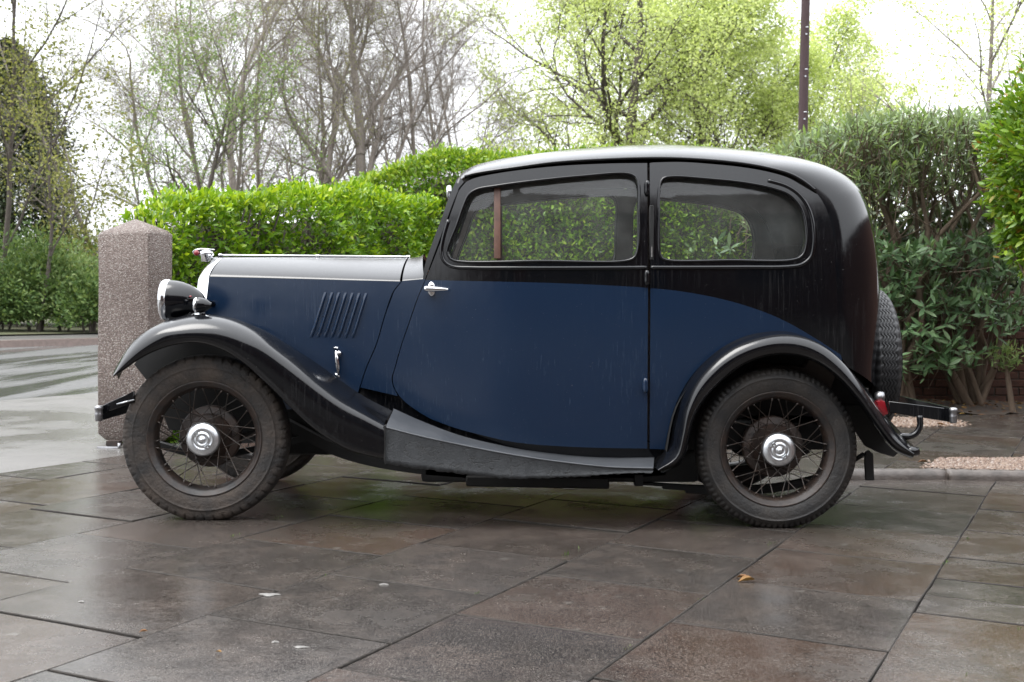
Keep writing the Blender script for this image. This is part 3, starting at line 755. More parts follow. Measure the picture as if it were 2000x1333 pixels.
# bonnet catch
q = PS(660, 694); n = Vector((0, -1, 0))
cat = mk('bonnet_catch', *tube([PS(662, 733) + n * .012, PS(661, 715) + n * .016, PS(659, 700) + n * .016, PS(657, 685) + n * .012], [.005, .009, .008, .005], 8), M_CHROME, BONNET)
V, Fc = lathe([(0, -.02), (.008, -.019), (.011, -.012), (.011, .0)], 16, 'y', tuple(PS(663, 690) )); mk('catch_loop', V, Fc, M_CHROME, cat)
V, Fc = tube([PS(652, 679.5) + n * .006, PS(661, 679.5) + n * .006], .004, 6); mk('catch_hook', V, Fc, M_CHROME, cat)
V, Fc = tube([PS(655, 730) + n * .006, PS(664, 737) + n * .006], .004, 6); mk('catch_foot', V, Fc, M_CHROME, cat)
# door handle
for s in (-1,):
    c = PS(843, 565)
    V = []; n = 12
    prof = [(-.028, .004), (-.027, .009), (-.02, .0115), (0, .0115), (.02, .010), (.045, .0075), (.068, .005), (.071, .001)]
    for x, r in prof:
        for k in range(n):
            a = 2 * math.pi * k / n; V.append((c.x + x, c.y - .034 + r * .8 * math.cos(a), c.z - x * .03 + r * math.sin(a)))
    dh = mk('door_handle', V, grid_faces(len(prof), n, closed_c=True) + [tuple(range(n))[::-1], tuple(range((len(prof) - 1) * n, len(prof) * n))], M_CHROME, DOOR)
    V = []
    for hgt, sc in ((0, 1), (.006, .96), (.009, .8), (.0095, 0.02)):
        for k in range(24):
            a = 2 * math.pi * k / 24
            rx, rz = .016, .031 * (abs(math.sin(a)) ** .6)
            V.append((c.x + sc * rx * math.copysign(abs(math.cos(a)) ** 1.3, math.cos(a)), c.y - hgt - .0, c.z + sc * math.copysign(rz, math.sin(a))))
    mk('escutcheon', V, grid_faces(4, 24, closed_c=True), M_CHROME, dh)
    V, Fc = tube([(c.x, c.y, c.z), (c.x, c.y - .032, c.z)], .009, 12); mk('handle_spindle', V, Fc, M_CHROME, dh)
# hinges
for (u, v, mt) in ((1263.5, 368, M_BLACK), (1263, 543, M_BLACK), (1260, 753, M_BLUE)):
    c = PS(u, v); pth = [Vector((c.x, c.y - .012, c.z + t)) for t in np.linspace(-.03, .03, 9)]
    V, Fc = tube(pth, [.006, .010, .011, .0105, .0105, .0105, .011, .010, .006], 10); hg = mk('door_hinge', V, Fc, mt, DOOR)
    V, Fc = boxv(c.x - .012, c.x + .010, c.y - .011, c.y + .004, c.z - .018, c.z + .018); bevel_mesh('hinge_leaf', V, Fc, mt, hg, .003)
# trafficator in the pillar
a, b = PS(1273, 503), PS(1272, 408)
tr = mk('turn_signal', *tube([a + Vector((0, -.004, 0)), b + Vector((0, -.004, 0))], .0035, 8), M_CHROME, QUARTER)
V, Fc = boxv(min(a.x, b.x) - .009, a.x + .008, a.y - .003, a.y + .01, a.z - .01, b.z + .012); bevel_mesh('signal_slot', V, Fc, M_DARK, tr, .002, 1)

# ---- wings (fenders) and running boards
def loft(name, rows, mat, parent=CAR, N_=70, M_=5, mirror=True, th=.004):
    """rows: (px list, depth list or number); smooth sheet through the rows"""
    R = []
    for px, d in rows:
        c_ = cr([(u, v) for u, v in px], n=N_); t = np.linspace(0, 1, N_)
        dd = np.interp(t, np.linspace(0, 1, len(d)), d) if isinstance(d, (list, tuple)) else np.full(N_, d)
        R.append(np.array([tuple(P(u, v, q)) for (u, v), q in zip(c_, dd)]))
    R = np.array(R); out = []
    nr = len(R)
    tt = np.linspace(0, nr - 1, (nr - 1) * M_ + 1)
    for x in tt:
        i = min(int(x), nr - 2); f = x - i
        b, c_ = R[i], R[i + 1]; a = R[i - 1] if i > 0 else 2 * b - c_; d = R[i + 2] if i + 2 < nr else 2 * c_ - b
        l0 = np.maximum(np.linalg.norm(b - a, axis=1, keepdims=True), 1e-4) ** .5; l1 = np.maximum(np.linalg.norm(c_ - b, axis=1, keepdims=True), 1e-4) ** .5; l2 = np.maximum(np.linalg.norm(d - c_, axis=1, keepdims=True), 1e-4) ** .5
        m1 = ((b - a) / l0 - (c_ - a) / (l0 + l1) + (c_ - b) / l1) * l1; m2 = ((c_ - b) / l1 - (d - b) / (l1 + l2) + (d - c_) / l2) * l1
        out.append((2*f**3-3*f*f+1)*b + (f**3-2*f*f+f)*m1 + (-2*f**3+3*f*f)*c_ + (f**3-f*f)*m2)
    out = np.array(out)
    res = []
    for s in ((-1, 1) if mirror else (-1,)):
        V = out.reshape(-1, 3).copy()
        if s == 1: V[:, 1] = 2 * YC - V[:, 1]
        o = mk(name, V, grid_faces(len(out), N_, flip=(s == -1)), mat, parent)
        res.append(o)
    return res
F_LIP = [(220.5, 737), (242, 723), (270, 703), (300, 687), (344, 673), (387, 670), (431, 682), (474, 708), (518, 747), (561, 790), (605, 832), (640, 857), (675, 877), (713, 889), (750, 897)]
F_CREASE = [(221, 733), (240, 707), (270, 677), (313, 651), (350, 644), (396, 642), (440, 648), (474, 660), (509, 676), (540, 697), (583, 730), (627, 764), (670, 793), (714, 815), (750, 834)]
F_MID = [(222, 728), (242, 695), (268, 664), (300, 642), (344, 629), (392, 624), (432, 628), (464, 637), (500, 653), (535, 677), (575, 706), (622, 744), (666, 777), (712, 805), (752, 826)]
F_TOP = [(224, 724), (240, 696), (262, 667), (290, 645), (325, 626.5), (360, 617.5), (395, 614.5), (430, 616.5), (465, 624.5), (500, 638), (535, 657), (575, 686), (620, 721), (670, 760), (715, 790), (758, 815)]
F_IN = [(232, 742), (246, 712), (270, 684), (296, 662), (330, 644), (362, 634), (396, 630), (430, 631), (465, 636), (500, 643), (540, 660), (580, 684), (625, 714), (670, 747), (715, 777), (766, 803)]
FEND = loft('front_wing', [([(u + 3, v - 5) for u, v in F_LIP], 4.70), (F_LIP, 4.658), ([(.5 * a[0] + .5 * b[0], .5 * a[1] + .5 * b[1]) for a, b in zip(cr(F_LIP, 15), cr(F_CREASE, 15))], 4.645), (F_CREASE, 4.655), (F_MID, 4.70),
    (F_TOP, [4.80, 4.80, 4.80, 4.82, 4.86, 4.84, 4.82]), (F_IN, [4.95, 4.98, 5.0, 4.98, 4.96, 4.92, 4.86])], M_BLACK)
# inner wing panel down to the chassis
for s in (-1, 1):
    poly = [(300, 760), (262, 712), (296, 668), (330, 646), (396, 632), (470, 640), (560, 684), (640, 740), (760, 815), (760, 880), (700, 870), (600, 850), (540, 830), (460, 850), (330, 840)]
    V, Fc = px_prism(poly, 5.06, 5.07)
    if s == 1: V = [(x, 2 * YC - y, z) for x, y, z in V]
    mk('inner_wing', V, Fc, M_DARK, CAR, False)
R_TOP = [(1276, 909), (1299, 877), (1309, 825), (1318, 795), (1340, 750), (1375, 707), (1420, 672.5), (1469, 652.5), (1525, 646.5), (1562, 653), (1600, 672), (1638, 701), (1675, 739), (1705, 776), (1735, 817), (1757, 842), (1787, 874)]
R_CREST = [(1282, 916), (1316, 890), (1328, 850), (1336, 806), (1358, 754), (1392, 713), (1435, 681), (1487, 662), (1529, 656), (1574, 662), (1612, 680), (1645, 708), (1680, 752), (1710, 797), (1737, 834), (1757, 858), (1786, 882)]
R_LIP = [(1289, 921), (1326, 904), (1342, 864), (1350, 828), (1361, 800), (1382, 769), (1412, 739), (1450, 712), (1487, 697), (1525, 691), (1562, 694.5), (1600, 709), (1637, 737), (1675, 780), (1710, 829), (1740, 868), (1758, 882), (1784, 893)]
bd = [PS(u, v).y for u, v in R_TOP]; bd = [min(q, 4.86) for q in bd]
RW = loft('rear_wing', [([(u + (1525 - u) * .02, v + 3) for u, v in R_LIP], 4.72), (R_LIP, 4.665), ([(.5 * a[0] + .5 * b[0], .5 * a[1] + .5 * b[1]) for a, b in zip(cr(R_LIP, 17), cr(R_CREST, 17))], 4.648), (R_CREST, 4.672), ([(.45 * a[0] + .55 * b[0], .45 * a[1] + .55 * b[1]) for a, b in zip(cr(R_CREST, 17), cr(R_TOP, 17))], 4.735), (R_TOP, [q + .004 for q in bd])], M_BLACK)
for s in (-1, 1):
    poly = [(1315, 800), (1345, 745), (1420, 690), (1525, 660), (1600, 690), (1660, 740), (1705, 790), (1740, 840), (1760, 880), (1745, 893), (1715, 884), (1690, 872), (1655, 820), (1560, 812), (1460, 812), (1370, 850), (1300, 890)]
    V, Fc = px_prism(poly, 4.93, 4.94)
    if s == 1: V = [(x, 2 * YC - y, z) for x, y, z in V]
    mk('inner_wing', V, Fc, M_DARK, CAR, False)
    # wheel arch roof between wing and body
    arc = cur([(1300, 890), (1318, 800), (1345, 748), (1380, 708), (1425, 675), (1475, 655), (1525, 650), (1570, 656), (1610, 678), (1650, 712), (1690, 756), (1730, 815), (1758, 862)], 20)
    V = [tuple(P(u + (0 if k == 0 else 0), v + 6, 4.75)) for u, v in arc for k in (0,)]; V2 = [(x, 5.0, z) for x, y, z in V]
    VV = V + V2
    if s == 1: VV = [(x, 2 * YC - y, z) for x, y, z in VV]
    mk('wheel_arch', VV, grid_faces(2, len(V)), M_DARK, CAR)
# chrome tip at the tail of the rear wing
V, Fc = lathe([(0, -.02), (.014, -.016), (.019, 0), (.016, .03), (.0, .034)], 16, 'x', tuple(P(1779, 882, 4.67))); mk('wing_tip', V, Fc, M_BLACK, RW[0])
B_UP = [(768, 801), (824, 826), (896, 853), (968, 871), (1040, 884), (1130, 893), (1200, 895), (1278, 893)]
B_CR = [(753, 835), (824, 853), (896, 868.5), (986, 886), (1076, 900), (1184, 912), (1230, 914), (1276, 915)]
B_LOW = [(752, 907), (800, 914), (860, 921), (930, 929), (997, 936), (1060, 934.5), (1112, 932), (1170, 929), (1220, 925.5), (1275, 924)]
rb = loft('running_board', [([(u, v - 3) for u, v in B_UP], 4.85), (B_UP, 4.83), ([(a[0] * .5 + b[0] * .5, a[1] * .5 + b[1] * .5) for a, b in zip(cr(B_UP, 9), cr(B_CR, 9))], 4.735), (B_CR, 4.66)], M_BOARDTOP, M_=3)
for s, o in zip((-1, 1), rb):
    up = cr(B_CR, n=120); lo = cr(B_LOW, n=120); V = []; rr = random.Random(3)
    for r in range(7):
        for k in range(120):
            f = r / 6; u = up[k][0] * (1 - f) + lo[k][0] * f; v = up[k][1] * (1 - f) + lo[k][1] * f
            if r == 6: v += rr.uniform(-1.6, 1.6)
            q = P(u, v, 4.655 + .004 * math.sin(f * 3.1) + (rr.uniform(-.0015, .0015) if 0 < r else 0))
            V.append((q.x, q.y if s == -1 else 2 * YC - q.y, q.z))
    V += [(x, y - s * .02, z + .003) for x, y, z in V[-120:]]
    mk('board_apron', V, grid_faces(8, 120, flip=True), M_BOARD, o)
    # edge seam between apron and top
    V, Fc = tube([(q.x, q.y if s == -1 else 2 * YC - q.y, q.z) for q in (P(u, v, 4.656) for u, v in up)], .0035, 6); mk('board_edge', V, Fc, M_BOARDTOP, o)
# joint between front wing and board
V, Fc = px_prism([(749.5, 832), (753, 832), (752.5, 908), (749.5, 900)], 4.648, 4.70); mk('wing_joint', V, Fc, M_DARK, CAR, False)

# headlamps, sidelights
for s in (-1, 1):
    c = P(353, 586.5, 4.96); yy = c.y if s == -1 else 2 * YC - c.y
    x0 = P(318, 586, 4.96).x; k = 4.96 / F
    prof = [(9, 0), (38.5, 0), (40, 6), (40, 12), (39, 22), (36, 35), (30, 50), (22, 62), (12, 72), (4, 77), (0.01, 78)]
    V, Fc = lathe([(r * k * .97, x0 + (h + 6) * k) for r, h in prof], 40, 'x', (0, yy, c.z)); hl = mk('headlamp', V, Fc, M_BLACK, CAR)
    V, Fc = lathe([(36 * k, x0 + 0 * k), (39 * k, x0 + 1 * k), (40.8 * k, x0 + 6 * k), (40.5 * k, x0 + 14 * k), (38.8 * k, x0 + 15 * k)], 40, 'x', (0, yy, c.z)); mk('lamp_rim', V, Fc, M_CHROME, hl)
    V, Fc = lathe([(.001, x0 - 6 * k), (18 * k, x0 - 5 * k), (30 * k, x0 - 2 * k), (37 * k, x0 + 1.5 * k)], 40, 'x', (0, yy, c.z)); mk('lamp_lens', V, Fc, M_LENS, hl)
    V, Fc = tube([(c.x, yy, c.z - .06), (c.x + .01, yy - s * .02, c.z - .17)], .014, 10); mk('lamp_bracket', V, Fc, M_BLACK, hl)
    V, Fc = tube([(c.x + .05, yy, c.z), (c.x + .12, yy - s * .14, c.z - .02)], .011, 10); mk('lamp_stay', V, Fc, M_BLACK, hl)
    if s == -1:
        q = P(371.5, 579.5, 4.96 - .068); V, Fc = lathe([(0, -.003), (.004, 0), (.004, .01)], 10, 'y', tuple(q)); mk('tell_tale', V, Fc, M_RED, hl)
    c = P(396, 596.5, 4.78); yy = c.y if s == -1 else 2 * YC - c.y; x0 = P(380.5, 596, 4.78).x; k = 4.78 / F
    V, Fc = lathe([(.01, x0 + .5 * k), (11 * k, x0 + 1 * k), (14.5 * k, x0 + 3 * k), (15.2 * k, x0 + 8 * k), (14.2 * k, x0 + 16 * k), (11 * k, x0 + 24 * k), (6 * k, x0 + 30 * k), (.01, x0 + 33 * k)], 28, 'x', (0, yy, c.z)); sd = mk('sidelight', V, Fc, M_BLACK, CAR)
    V, Fc = lathe([(11 * k, x0 - 1 * k), (14.5 * k, x0 + 0 * k), (15.6 * k, x0 + 3 * k), (15.4 * k, x0 + 5 * k)], 28, 'x', (0, yy, c.z)); mk('sidelight_rim', V, Fc, M_CHROME, sd)
    V, Fc = merge(tube([(c.x + .0, yy, c.z - .02), (c.x + .0, yy, c.z - .05)], [.010, .013], 12), lathe([(.001, c.z - .036), (.016, c.z - .040), (.018, c.z - .052)], 14, 'z', (c.x - .008, yy, 0))); mk('sidelight_stem', V, Fc, M_BLACK, sd)

# bumpers
for (cx, cap_c, blade) in ((193, P(193, 808, 4.70), 1), (1862, P(1862, 812, 4.72), -1)):
    y0, y1 = cap_c.y, 2 * YC - cap_c.y
    dz = .028; x = cap_c.x
    bar = mk('bumper', *merge(boxv(x - .008, x + .008, y0 + .012, y1 - .012, cap_c.z - dz, cap_c.z + dz)), M_BLACK, CAR, False)
    for yy in (y0, y1):
        V, Fc = lathe([(.002, -.031), (.012, -.03), (.0145, -.022), (.0145, -.008), (.016, -.004), (.0145, 0), (.0145, .014), (.017, .018), (.0165, .026), (.010, .031), (.001, .032)], 18, 'z', (x, yy, cap_c.z)); mk('bumper_end', V, Fc, M_NICKEL, bar)
    for s in (-1, 1):
        if blade == 1: poly = [(198, 793), (262, 764), (262, 786), (200, 808)]; dd = 4.74
        else: poly = [(1736, 784), (1856, 799), (1856, 825), (1738, 806)]; dd = 4.78
        V, Fc = px_prism(poly, dd, dd + .014)
        if s == 1: V = [(a, 2 * YC - b, c) for a, b, c in V]
        bevel_mesh('bumper_arm', V, Fc, M_BLACK, bar, .002, 1)
        if blade == -1:
            pts = cur([(1796, 812), (1797, 832), (1790, 846), (1776, 853), (1757, 852)], 5)
            V, Fc = tube([P(u, v, dd) if s == -1 else Vector((P(u, v, dd).x, 2 * YC - dd, P(u, v, dd).z)) for u, v in pts], .013, 6); mk('bumper_stay', V, Fc, M_BLACK, bar)
        else:
            V, Fc = tube([P(228, 790, dd - .005), P(262, 781, dd - .005)] if s == -1 else [Vector((P(228, 790, dd).x, 2 * YC - dd, P(228, 790, dd).z)), Vector((P(262, 781, dd).x, 2 * YC - dd, P(262, 781, dd).z))], .0035, 6); mk('bumper_bolt', V, Fc, M_DULLCHROME, bar)
# tail lamps
for s in (-1, 1):
    V, Fc = px_prism([(1712, 784), (1728, 783), (1736, 809), (1722, 814)], 4.80, 4.86)
    if s == 1: V = [(a, 2 * YC - b, c) for a, b, c in V]
    tl = bevel_mesh('tail_lamp', V, Fc, M_RED, CAR, .004, 2)
    q = P(1719, 776, 4.84); yy = q.y if s == -1 else 2 * YC - q.y
    V, Fc = lathe([(.001, -.02), (.018, -.018), (.024, -.005), (.022, .012), (.001, .02)], 18, 'x', (q.x, yy, q.z)); o = mk('lamp_bezel', V, Fc, M_NICKEL, tl)
# ---- wheels
def tyre_mesh(R, n, rows_spec, notch, depth, zig=0.0, flat=True, seed=1):
    rr = random.Random(seed); V = []
    for (r, y, kind) in rows_spec:
        for i in range(n):
            a = 2 * math.pi * i / n; rad = r; yy = y
            if kind == 's':      # shoulder: block notches
                if i % notch < max(1, notch // 4): rad -= depth; yy *= .97
                rad += rr.uniform(-.0006, .0006)
            elif kind == 'g': rad -= depth; yy += zig * (1 if (i // 2) % 2 else -1)
            elif kind == 'z': yy += zig * (1 if (i // 2) % 2 else -1)
            x, z = rad * math.cos(a), rad * math.sin(a)
            if flat: z = max(z, -R + .007)
            V.append((x, yy, z))
    return V, grid_faces(len(rows_spec), n, closed_c=True)
def profile(R, zigzag=False):
    o = [(.217, -.044, 'p'), (.226, -.050, 'p'), (.240, -.056, 'p'), (.258, -.0605, 'p'), (.274, -.0615, 'p'), (.281, -.0612, 'p'), (.2825, -.0628, 'p'), (.285, -.0628, 'p'), (.2865, -.0606, 'p'), (.296, -.0592, 'p'), (R - .026, -.057, 'p'), (R - .020, -.0555, 's'), (R - .009, -.0475, 's'), (R - .006, -.0405, 's')]
    if zigzag:
        mid = []
        for c_ in (-.028, -.014, 0, .014, .028):
            mid += [(R - .003, c_ - .0035, 'z'), (R - .002, c_ - .0018, 'g'), (R - .002, c_ + .0018, 'g'), (R - .003, c_ + .0035, 'z')]
        return o + mid + [(r, -y, k) for r, y, k in o[::-1]]
    mid = [(R - .003, -.032, 'p'), (R, -.012, 'p'), (R, .012, 'p'), (R - .003, .032, 'p')]
    return o + mid + [(r, -y, k) for r, y, k in o[::-1]]
def wheel(center, R, mat_t, notch, depth, nseg, s=-1, seed=1, zig=False, tilt=None, phase=0.0):
    hubV, hubF = merge(lathe([(.034, -.062), (.060, -.060), (.066, -.052), (.070, -.03), (.078, .0), (.092, .02), (.094, .035), (.03, .04)], 36), lathe([(.02, .03), (.118, .032), (.124, .038), (.124, .075), (.11, .085), (.02, .085)], 40))
    wo = mk('wheel', hubV, hubF, M_HUB, CAR, True, local=True)
    wo.location = Vector(center) - WL[CAR]
    if tilt is not None: wo.rotation_euler = tilt
    elif s == 1: wo.rotation_euler = (0, 0, math.pi)
    V, Fc = tyre_mesh(R, nseg, profile(R, zig), notch, depth, .0055 if zig else 0, flat=tilt is None, seed=seed)
    mk('tyre', V, Fc, mat_t, wo, True, local=True)
    V, Fc = lathe([(.2185, -.038), (.229, -.0475), (.2315, -.052), (.229, -.0555), (.2245, -.054), (.2195, -.0475), (.212, -.043), (.205, -.036), (.198, -.02), (.196, 0), (.198, .02), (.206, .036), (.219, .047), (.228, .054), (.2185, .038)], 72)
    mk('rim', V, Fc, M_RIM, wo, True, local=True)
    V, Fc = lathe([(.066, -.056), (.068, -.062), (.067, -.070), (.060, -.078), (.046, -.084), (.036, -.0865), (.0345, -.083), (.032, -.0825), (.0295, -.0865), (.025, -.0885), (.020, -.0885), (.0185, -.0855), (.014, -.086), (.0115, -.091), (.007, -.095), (.0005, -.0965)], 48)
    hc = mk('hub_cap', V, Fc, M_DULLCHROME, wo, True, local=True)
    for a in (40, 62, 205, 228):     # raised marks on the ring of the cap
        a = math.radians(a); V, Fc = boxv(-.005, .005, -.091, -.083, .029, .038)
        mk('cap_mark', [(x * math.cos(a) - z * math.sin(a), y, x * math.sin(a) + z * math.cos(a)) for x, y, z in V], Fc, M_DULLCHROME, hc, False, local=True)
    sm = {}
    def spoke(ra, ya, aa, rb, yb, ab):
        p, q = Vector((ra * math.cos(aa), ya, ra * math.sin(aa))), Vector((rb * math.cos(ab), yb, rb * math.sin(ab)))
        L_ = (q - p).length; key = round(L_, 3)
        if key not in sm:
            V, Fc = tube([(0, 0, 0), (0, 0, L_ * .93), (0, 0, L_ * .93), (0, 0, L_)], [.0021, .0021, .0034, .0034], 6)
            me = bpy.data.meshes.new('spoke'); me.from_pydata([tuple(v) for v in V], [], Fc); me.materials.append(M_SPOKE); me.polygons.foreach_set('use_smooth', [True] * len(me.polygons)); sm[key] = me
        o = bpy.data.objects.new('spoke', sm[key]); COL.objects.link(o); o.parent = wo
        o.location = p; o.rotation_mode = 'QUATERNION'; o.rotation_quaternion = (q - p).to_track_quat('Z', 'Y')
    for k in range(12):
        a = 2 * math.pi * k / 12 + phase
        spoke(.064, -.045, a + 1.05, .203, -.028, a + .06); spoke(.064, -.043, a - 1.05, .203, -.022, a - .06)
    for k in range(12):
        a = 2 * math.pi * (k + .5) / 12 + phase
        spoke(.088, .018, a + (.55 if k % 2 else -.55), .199, .012, a)
    return wo
zf = g(P(402, 1018, 4.80).x); zr = g(P(1518, 1033, 4.80).x)
fx = P(396, 867, 4.75).x; rx = P(1519, 884, 4.75).x
RF, RR = .334, .323
yn, yf = 4.80, 2 * YC - 4.80
wheel((fx + .006, yn, g(fx) + RF - .008), RF, M_TYREF, 7, .006, 364, -1, 1, phase=.13)
wheel((rx, yn, g(rx) + RR - .008), RR, M_TYRER, 4, .008, 336, -1, 2, phase=.02)
wheel((fx, yf, g(fx) + RF - .008), RF, M_TYREF, 4, .005, 160, 1, 3)
wheel((rx, yf, g(rx) + RR - .008), RR, M_TYRER, 3, .0075, 180, 1, 4)
wheel((1.585, YC, .632), .318, M_TYRES, 4, .0055, 200, 1, 5, zig=True, tilt=(0, math.radians(-8.5), math.radians(90)))

# ---- underbody
rail = cur([(560, 838), (620, 874), (660, 893), (720, 910), (800, 924), (910, 934)], 12) + [(1240, 934), (1300, 928), (1300, 915), (910, 918), (800, 905), (720, 890), (640, 862), (560, 820)]
for s in (-1, 1):
    V, Fc = px_prism(rail, 4.98, 5.04)
    if s == 1: V = [(a, 2 * YC - b, c) for a, b, c in V]
    mk('chassis_rail', V, Fc, M_DARK, CAR, False)
V, Fc = px_prism([(910, 930), (1190, 934), (1190, 956), (910, 951)], 4.92, 5.16); bevel_mesh('battery_box', V, Fc, M_DARK, CAR, .006, 1)
V, Fc = px_prism([(1240, 928), (1256, 928), (1256, 950), (1240, 950)], 4.97, 5.03); mk('spring_shackle', V, Fc, M_DARK, CAR, False)
for s in (-1, 1):
    pts = cur([(1250, 943), (1380, 950), (1520, 946), (1640, 915), (1690, 886)], 15)
    for k in range(3):
        V, Fc = px_prism(pts[k * 3: len(pts) - k * 3] + [(u, v + 5) for u, v in pts[k * 3: len(pts) - k * 3]][::-1], 5.0, 5.04); V = [(x, y if s == -1 else 2 * YC - y, z - .011 * k) for x, y, z in V]
        mk('leaf_spring', V, Fc, M_DARK, CAR, False)
    pts = cur([(300, 862), (400, 885), (500, 872), (600, 850)], 15)
    V, Fc = px_prism(pts + [(u, v + 12) for u, v in pts][::-1], 5.02, 5.06); V = [(x, y if s == -1 else 2 * YC - y, z) for x, y, z in V]; mk('leaf_spring', V, Fc, M_DARK, CAR, False)
V, Fc = merge(tube([(rx, yn + .05, g(rx) + RR), (rx, yf - .05, g(rx) + RR)], .032, 12), lathe([(.03, -.13), (.09, -.06), (.115, 0), (.09, .06), (.03, .13)], 20, 'y', (rx, YC, g(rx) + RR))); mk('rear_axle', V, Fc, M_DARK, CAR)
V, Fc = tube([(fx, yn + .05, g(fx) + RF), (fx, yn + .14, g(fx) + RF - .06), (fx, yf - .14, g(fx) + RF - .06), (fx, yf - .05, g(fx) + RF)], .024, 10); mk('front_axle', V, Fc, M_DARK, CAR)
V, Fc = boxv(-1.1, -.5, YC - .16, YC + .16, .22, .75); bevel_mesh('engine_sump', V, Fc, M_DARK, CAR, .05, 2)
pts = [(-.5, YC + .15, .24), (.0, YC + .15, .22), (1.0, YC + .15, .24), (1.40, YC + .3, .25), (1.5, YC + .3, .25)]
V, Fc = tube(cr(pts, n=40), .019, 10); mk('exhaust_pipe', V, Fc, M_DARK, CAR)
V, Fc = px_prism([(1690, 884), (1697, 880), (1706, 887), (1708, 939), (1691, 939), (1689, 900)], 4.86, 4.875); bevel_mesh('mudguard_strap', V, Fc, M_DARK, CAR, .003, 1)
V, Fc = boxv(-.38, .78, YC - .34, YC + .34, .132, .27); bevel_mesh('undertray', V, Fc, M_DARK, CAR, .02, 2)
V, Fc = boxv(1.30, 1.50, YC - .40, YC + .40, .35, .46); mk('rear_valance', V, Fc, M_DARK, CAR, False)
# ------------------------------------------------------------------ plants: helpers
def unit(a): return a / np.maximum(np.linalg.norm(a, axis=-1, keepdims=True), 1e-9)
LEAF8 = np.array([(0, 0, 0), (0, 1, -.06), (0, .33, .0), (0, .68, -.01), (-.40, .30, .10), (-.42, .62, .08), (.40, .30, .10), (.42, .62, .08)])
LEAF8T = np.array([(0, 2, 4), (0, 6, 2), (4, 2, 3), (4, 3, 5), (2, 6, 7), (2, 7, 3), (5, 3, 1), (3, 7, 1)])
LEAF4 = np.array([(0, 0, 0), (-.42, .48, .10), (0, 1, -.05), (.42, .48, .10)]); LEAF4T = np.array([(0, 2, 1), (0, 3, 2)])
def leaf_frame(D, Nn):
    Y = unit(D); X = unit(np.cross(Y, Nn)); Z = np.cross(X, Y); return X, Y, Z
def leaves(pos, D, Nn, L, Wd, shape=8):
    X, Y, Z = leaf_frame(D, Nn); B, T = (LEAF8, LEAF8T) if shape == 8 else (LEAF4, LEAF4T)
    L = np.asarray(L)[:, None, None]; Wd = np.asarray(Wd)[:, None, None]
    V = pos[:, None] + X[:, None] * (B[None, :, 0:1] * Wd) + Y[:, None] * (B[None, :, 1:2] * L) + Z[:, None] * (B[None, :, 2:3] * Wd)
    n, k = len(pos), len(B)
    return V.reshape(-1, 3), (T[None] + (np.arange(n) * k)[:, None, None]).reshape(-1, 3)
_leafme = {}
def leaf_objects(idx, pos, D, Nn, L, Wd, mat, parent):
    """single leaves as pieces of their own (they share one mesh)"""
    if mat.name not in _leafme:
        me = bpy.data.meshes.new('leaf'); me.from_pydata([tuple(v) for v in LEAF8], [], [tuple(t) for t in LEAF8T]); me.materials.append(mat)
        me.polygons.foreach_set('use_smooth', [True] * len(LEAF8T)); _leafme[mat.name] = me
    X, Y, Z = leaf_frame(D[idx], Nn[idx])
    for k, i in enumerate(idx):
        o = bpy.data.objects.new('leaf', _leafme[mat.name]); COL.objects.link(o); o.parent = parent
        m = Matrix.Identity(4)
        for r in range(3):
            m[r][0], m[r][1], m[r][2] = X[k][r] * Wd[i], Y[k][r] * L[i], Z[k][r] * Wd[i]; m[r][3] = pos[i][r] - WL[parent][r]
        o.matrix_basis = m
def split_leaves(parent, pos, D, Nn, L, Wd, mat, n_obj, nm='foliage'):
    """the leaves that show largest become pieces, the rest one part"""
    pr = np.stack([1000 + pos[:, 0] / pos[:, 1] * F, HZ - (pos[:, 2] - H) / pos[:, 1] * F], 1)
    infr = (pr[:, 0] > 0) & (pr[:, 0] < 2000) & (pr[:, 1] > 0) & (pr[:, 1] < 1000)
    score = L * Wd / pos[:, 1] ** 2 * np.abs(unit(Nn)[:, 1]) * infr
    # front-most: nearest to the camera along its own ray
    cell = (pr[:, 0] // 14).astype(int) * 1000 + (pr[:, 1] // 14).astype(int)
    order = np.argsort(pos[:, 1]); seen = set(); front = []
    for i in order:
        if infr[i] and cell[i] not in seen: seen.add(cell[i]); front.append(i)
    front = np.array(front, int); front = front[np.argsort(-score[front])][:n_obj] if len(front) else front
    rest = np.setdiff1d(np.arange(len(pos)), front)
    V, T = leaves(pos[rest], D[rest], Nn[rest], L[rest], Wd[rest]); o = mknp(nm, V, T, mat, parent); tag(o, kind='stuff')
    if len(front): leaf_objects(front, pos, D, Nn, L, Wd, mat, parent)
def segs_mesh(S, n=3):
    """S rows: p0(3) p1(3) r0 r1 -> open tubes"""
    S = np.asarray(S, float); p0, p1, r0, r1 = S[:, :3], S[:, 3:6], S[:, 6], S[:, 7]
    t = unit(p1 - p0); up = np.where(np.abs(t[:, 2:3]) > .9, np.array([[1., 0, 0]]), np.array([[0, 0, 1.]]))
    x = unit(np.cross(t, up)); y = np.cross(t, x); a = 2 * np.pi * np.arange(n) / n
    ring = x[:, None] * np.cos(a)[None, :, None] + y[:, None] * np.sin(a)[None, :, None]
    V = np.concatenate([p0[:, None] + ring * r0[:, None, None], p1[:, None] + ring * r1[:, None, None]], 1)
    T = []
    for k in range(n):
        m = (k + 1) % n; T += [(k, m, n + m), (k, n + m, n + k)]
    T = np.array(T)
    return V.reshape(-1, 3), (T[None] + (np.arange(len(S)) * 2 * n)[:, None, None]).reshape(-1, 3)
def rotv(d, ang, az):
    d = Vector(d).normalized(); a = d.orthogonal().normalized(); b = d.cross(a)
    return (d * math.cos(ang) + (a * math.cos(az) + b * math.sin(az)) * math.sin(ang)).normalized()
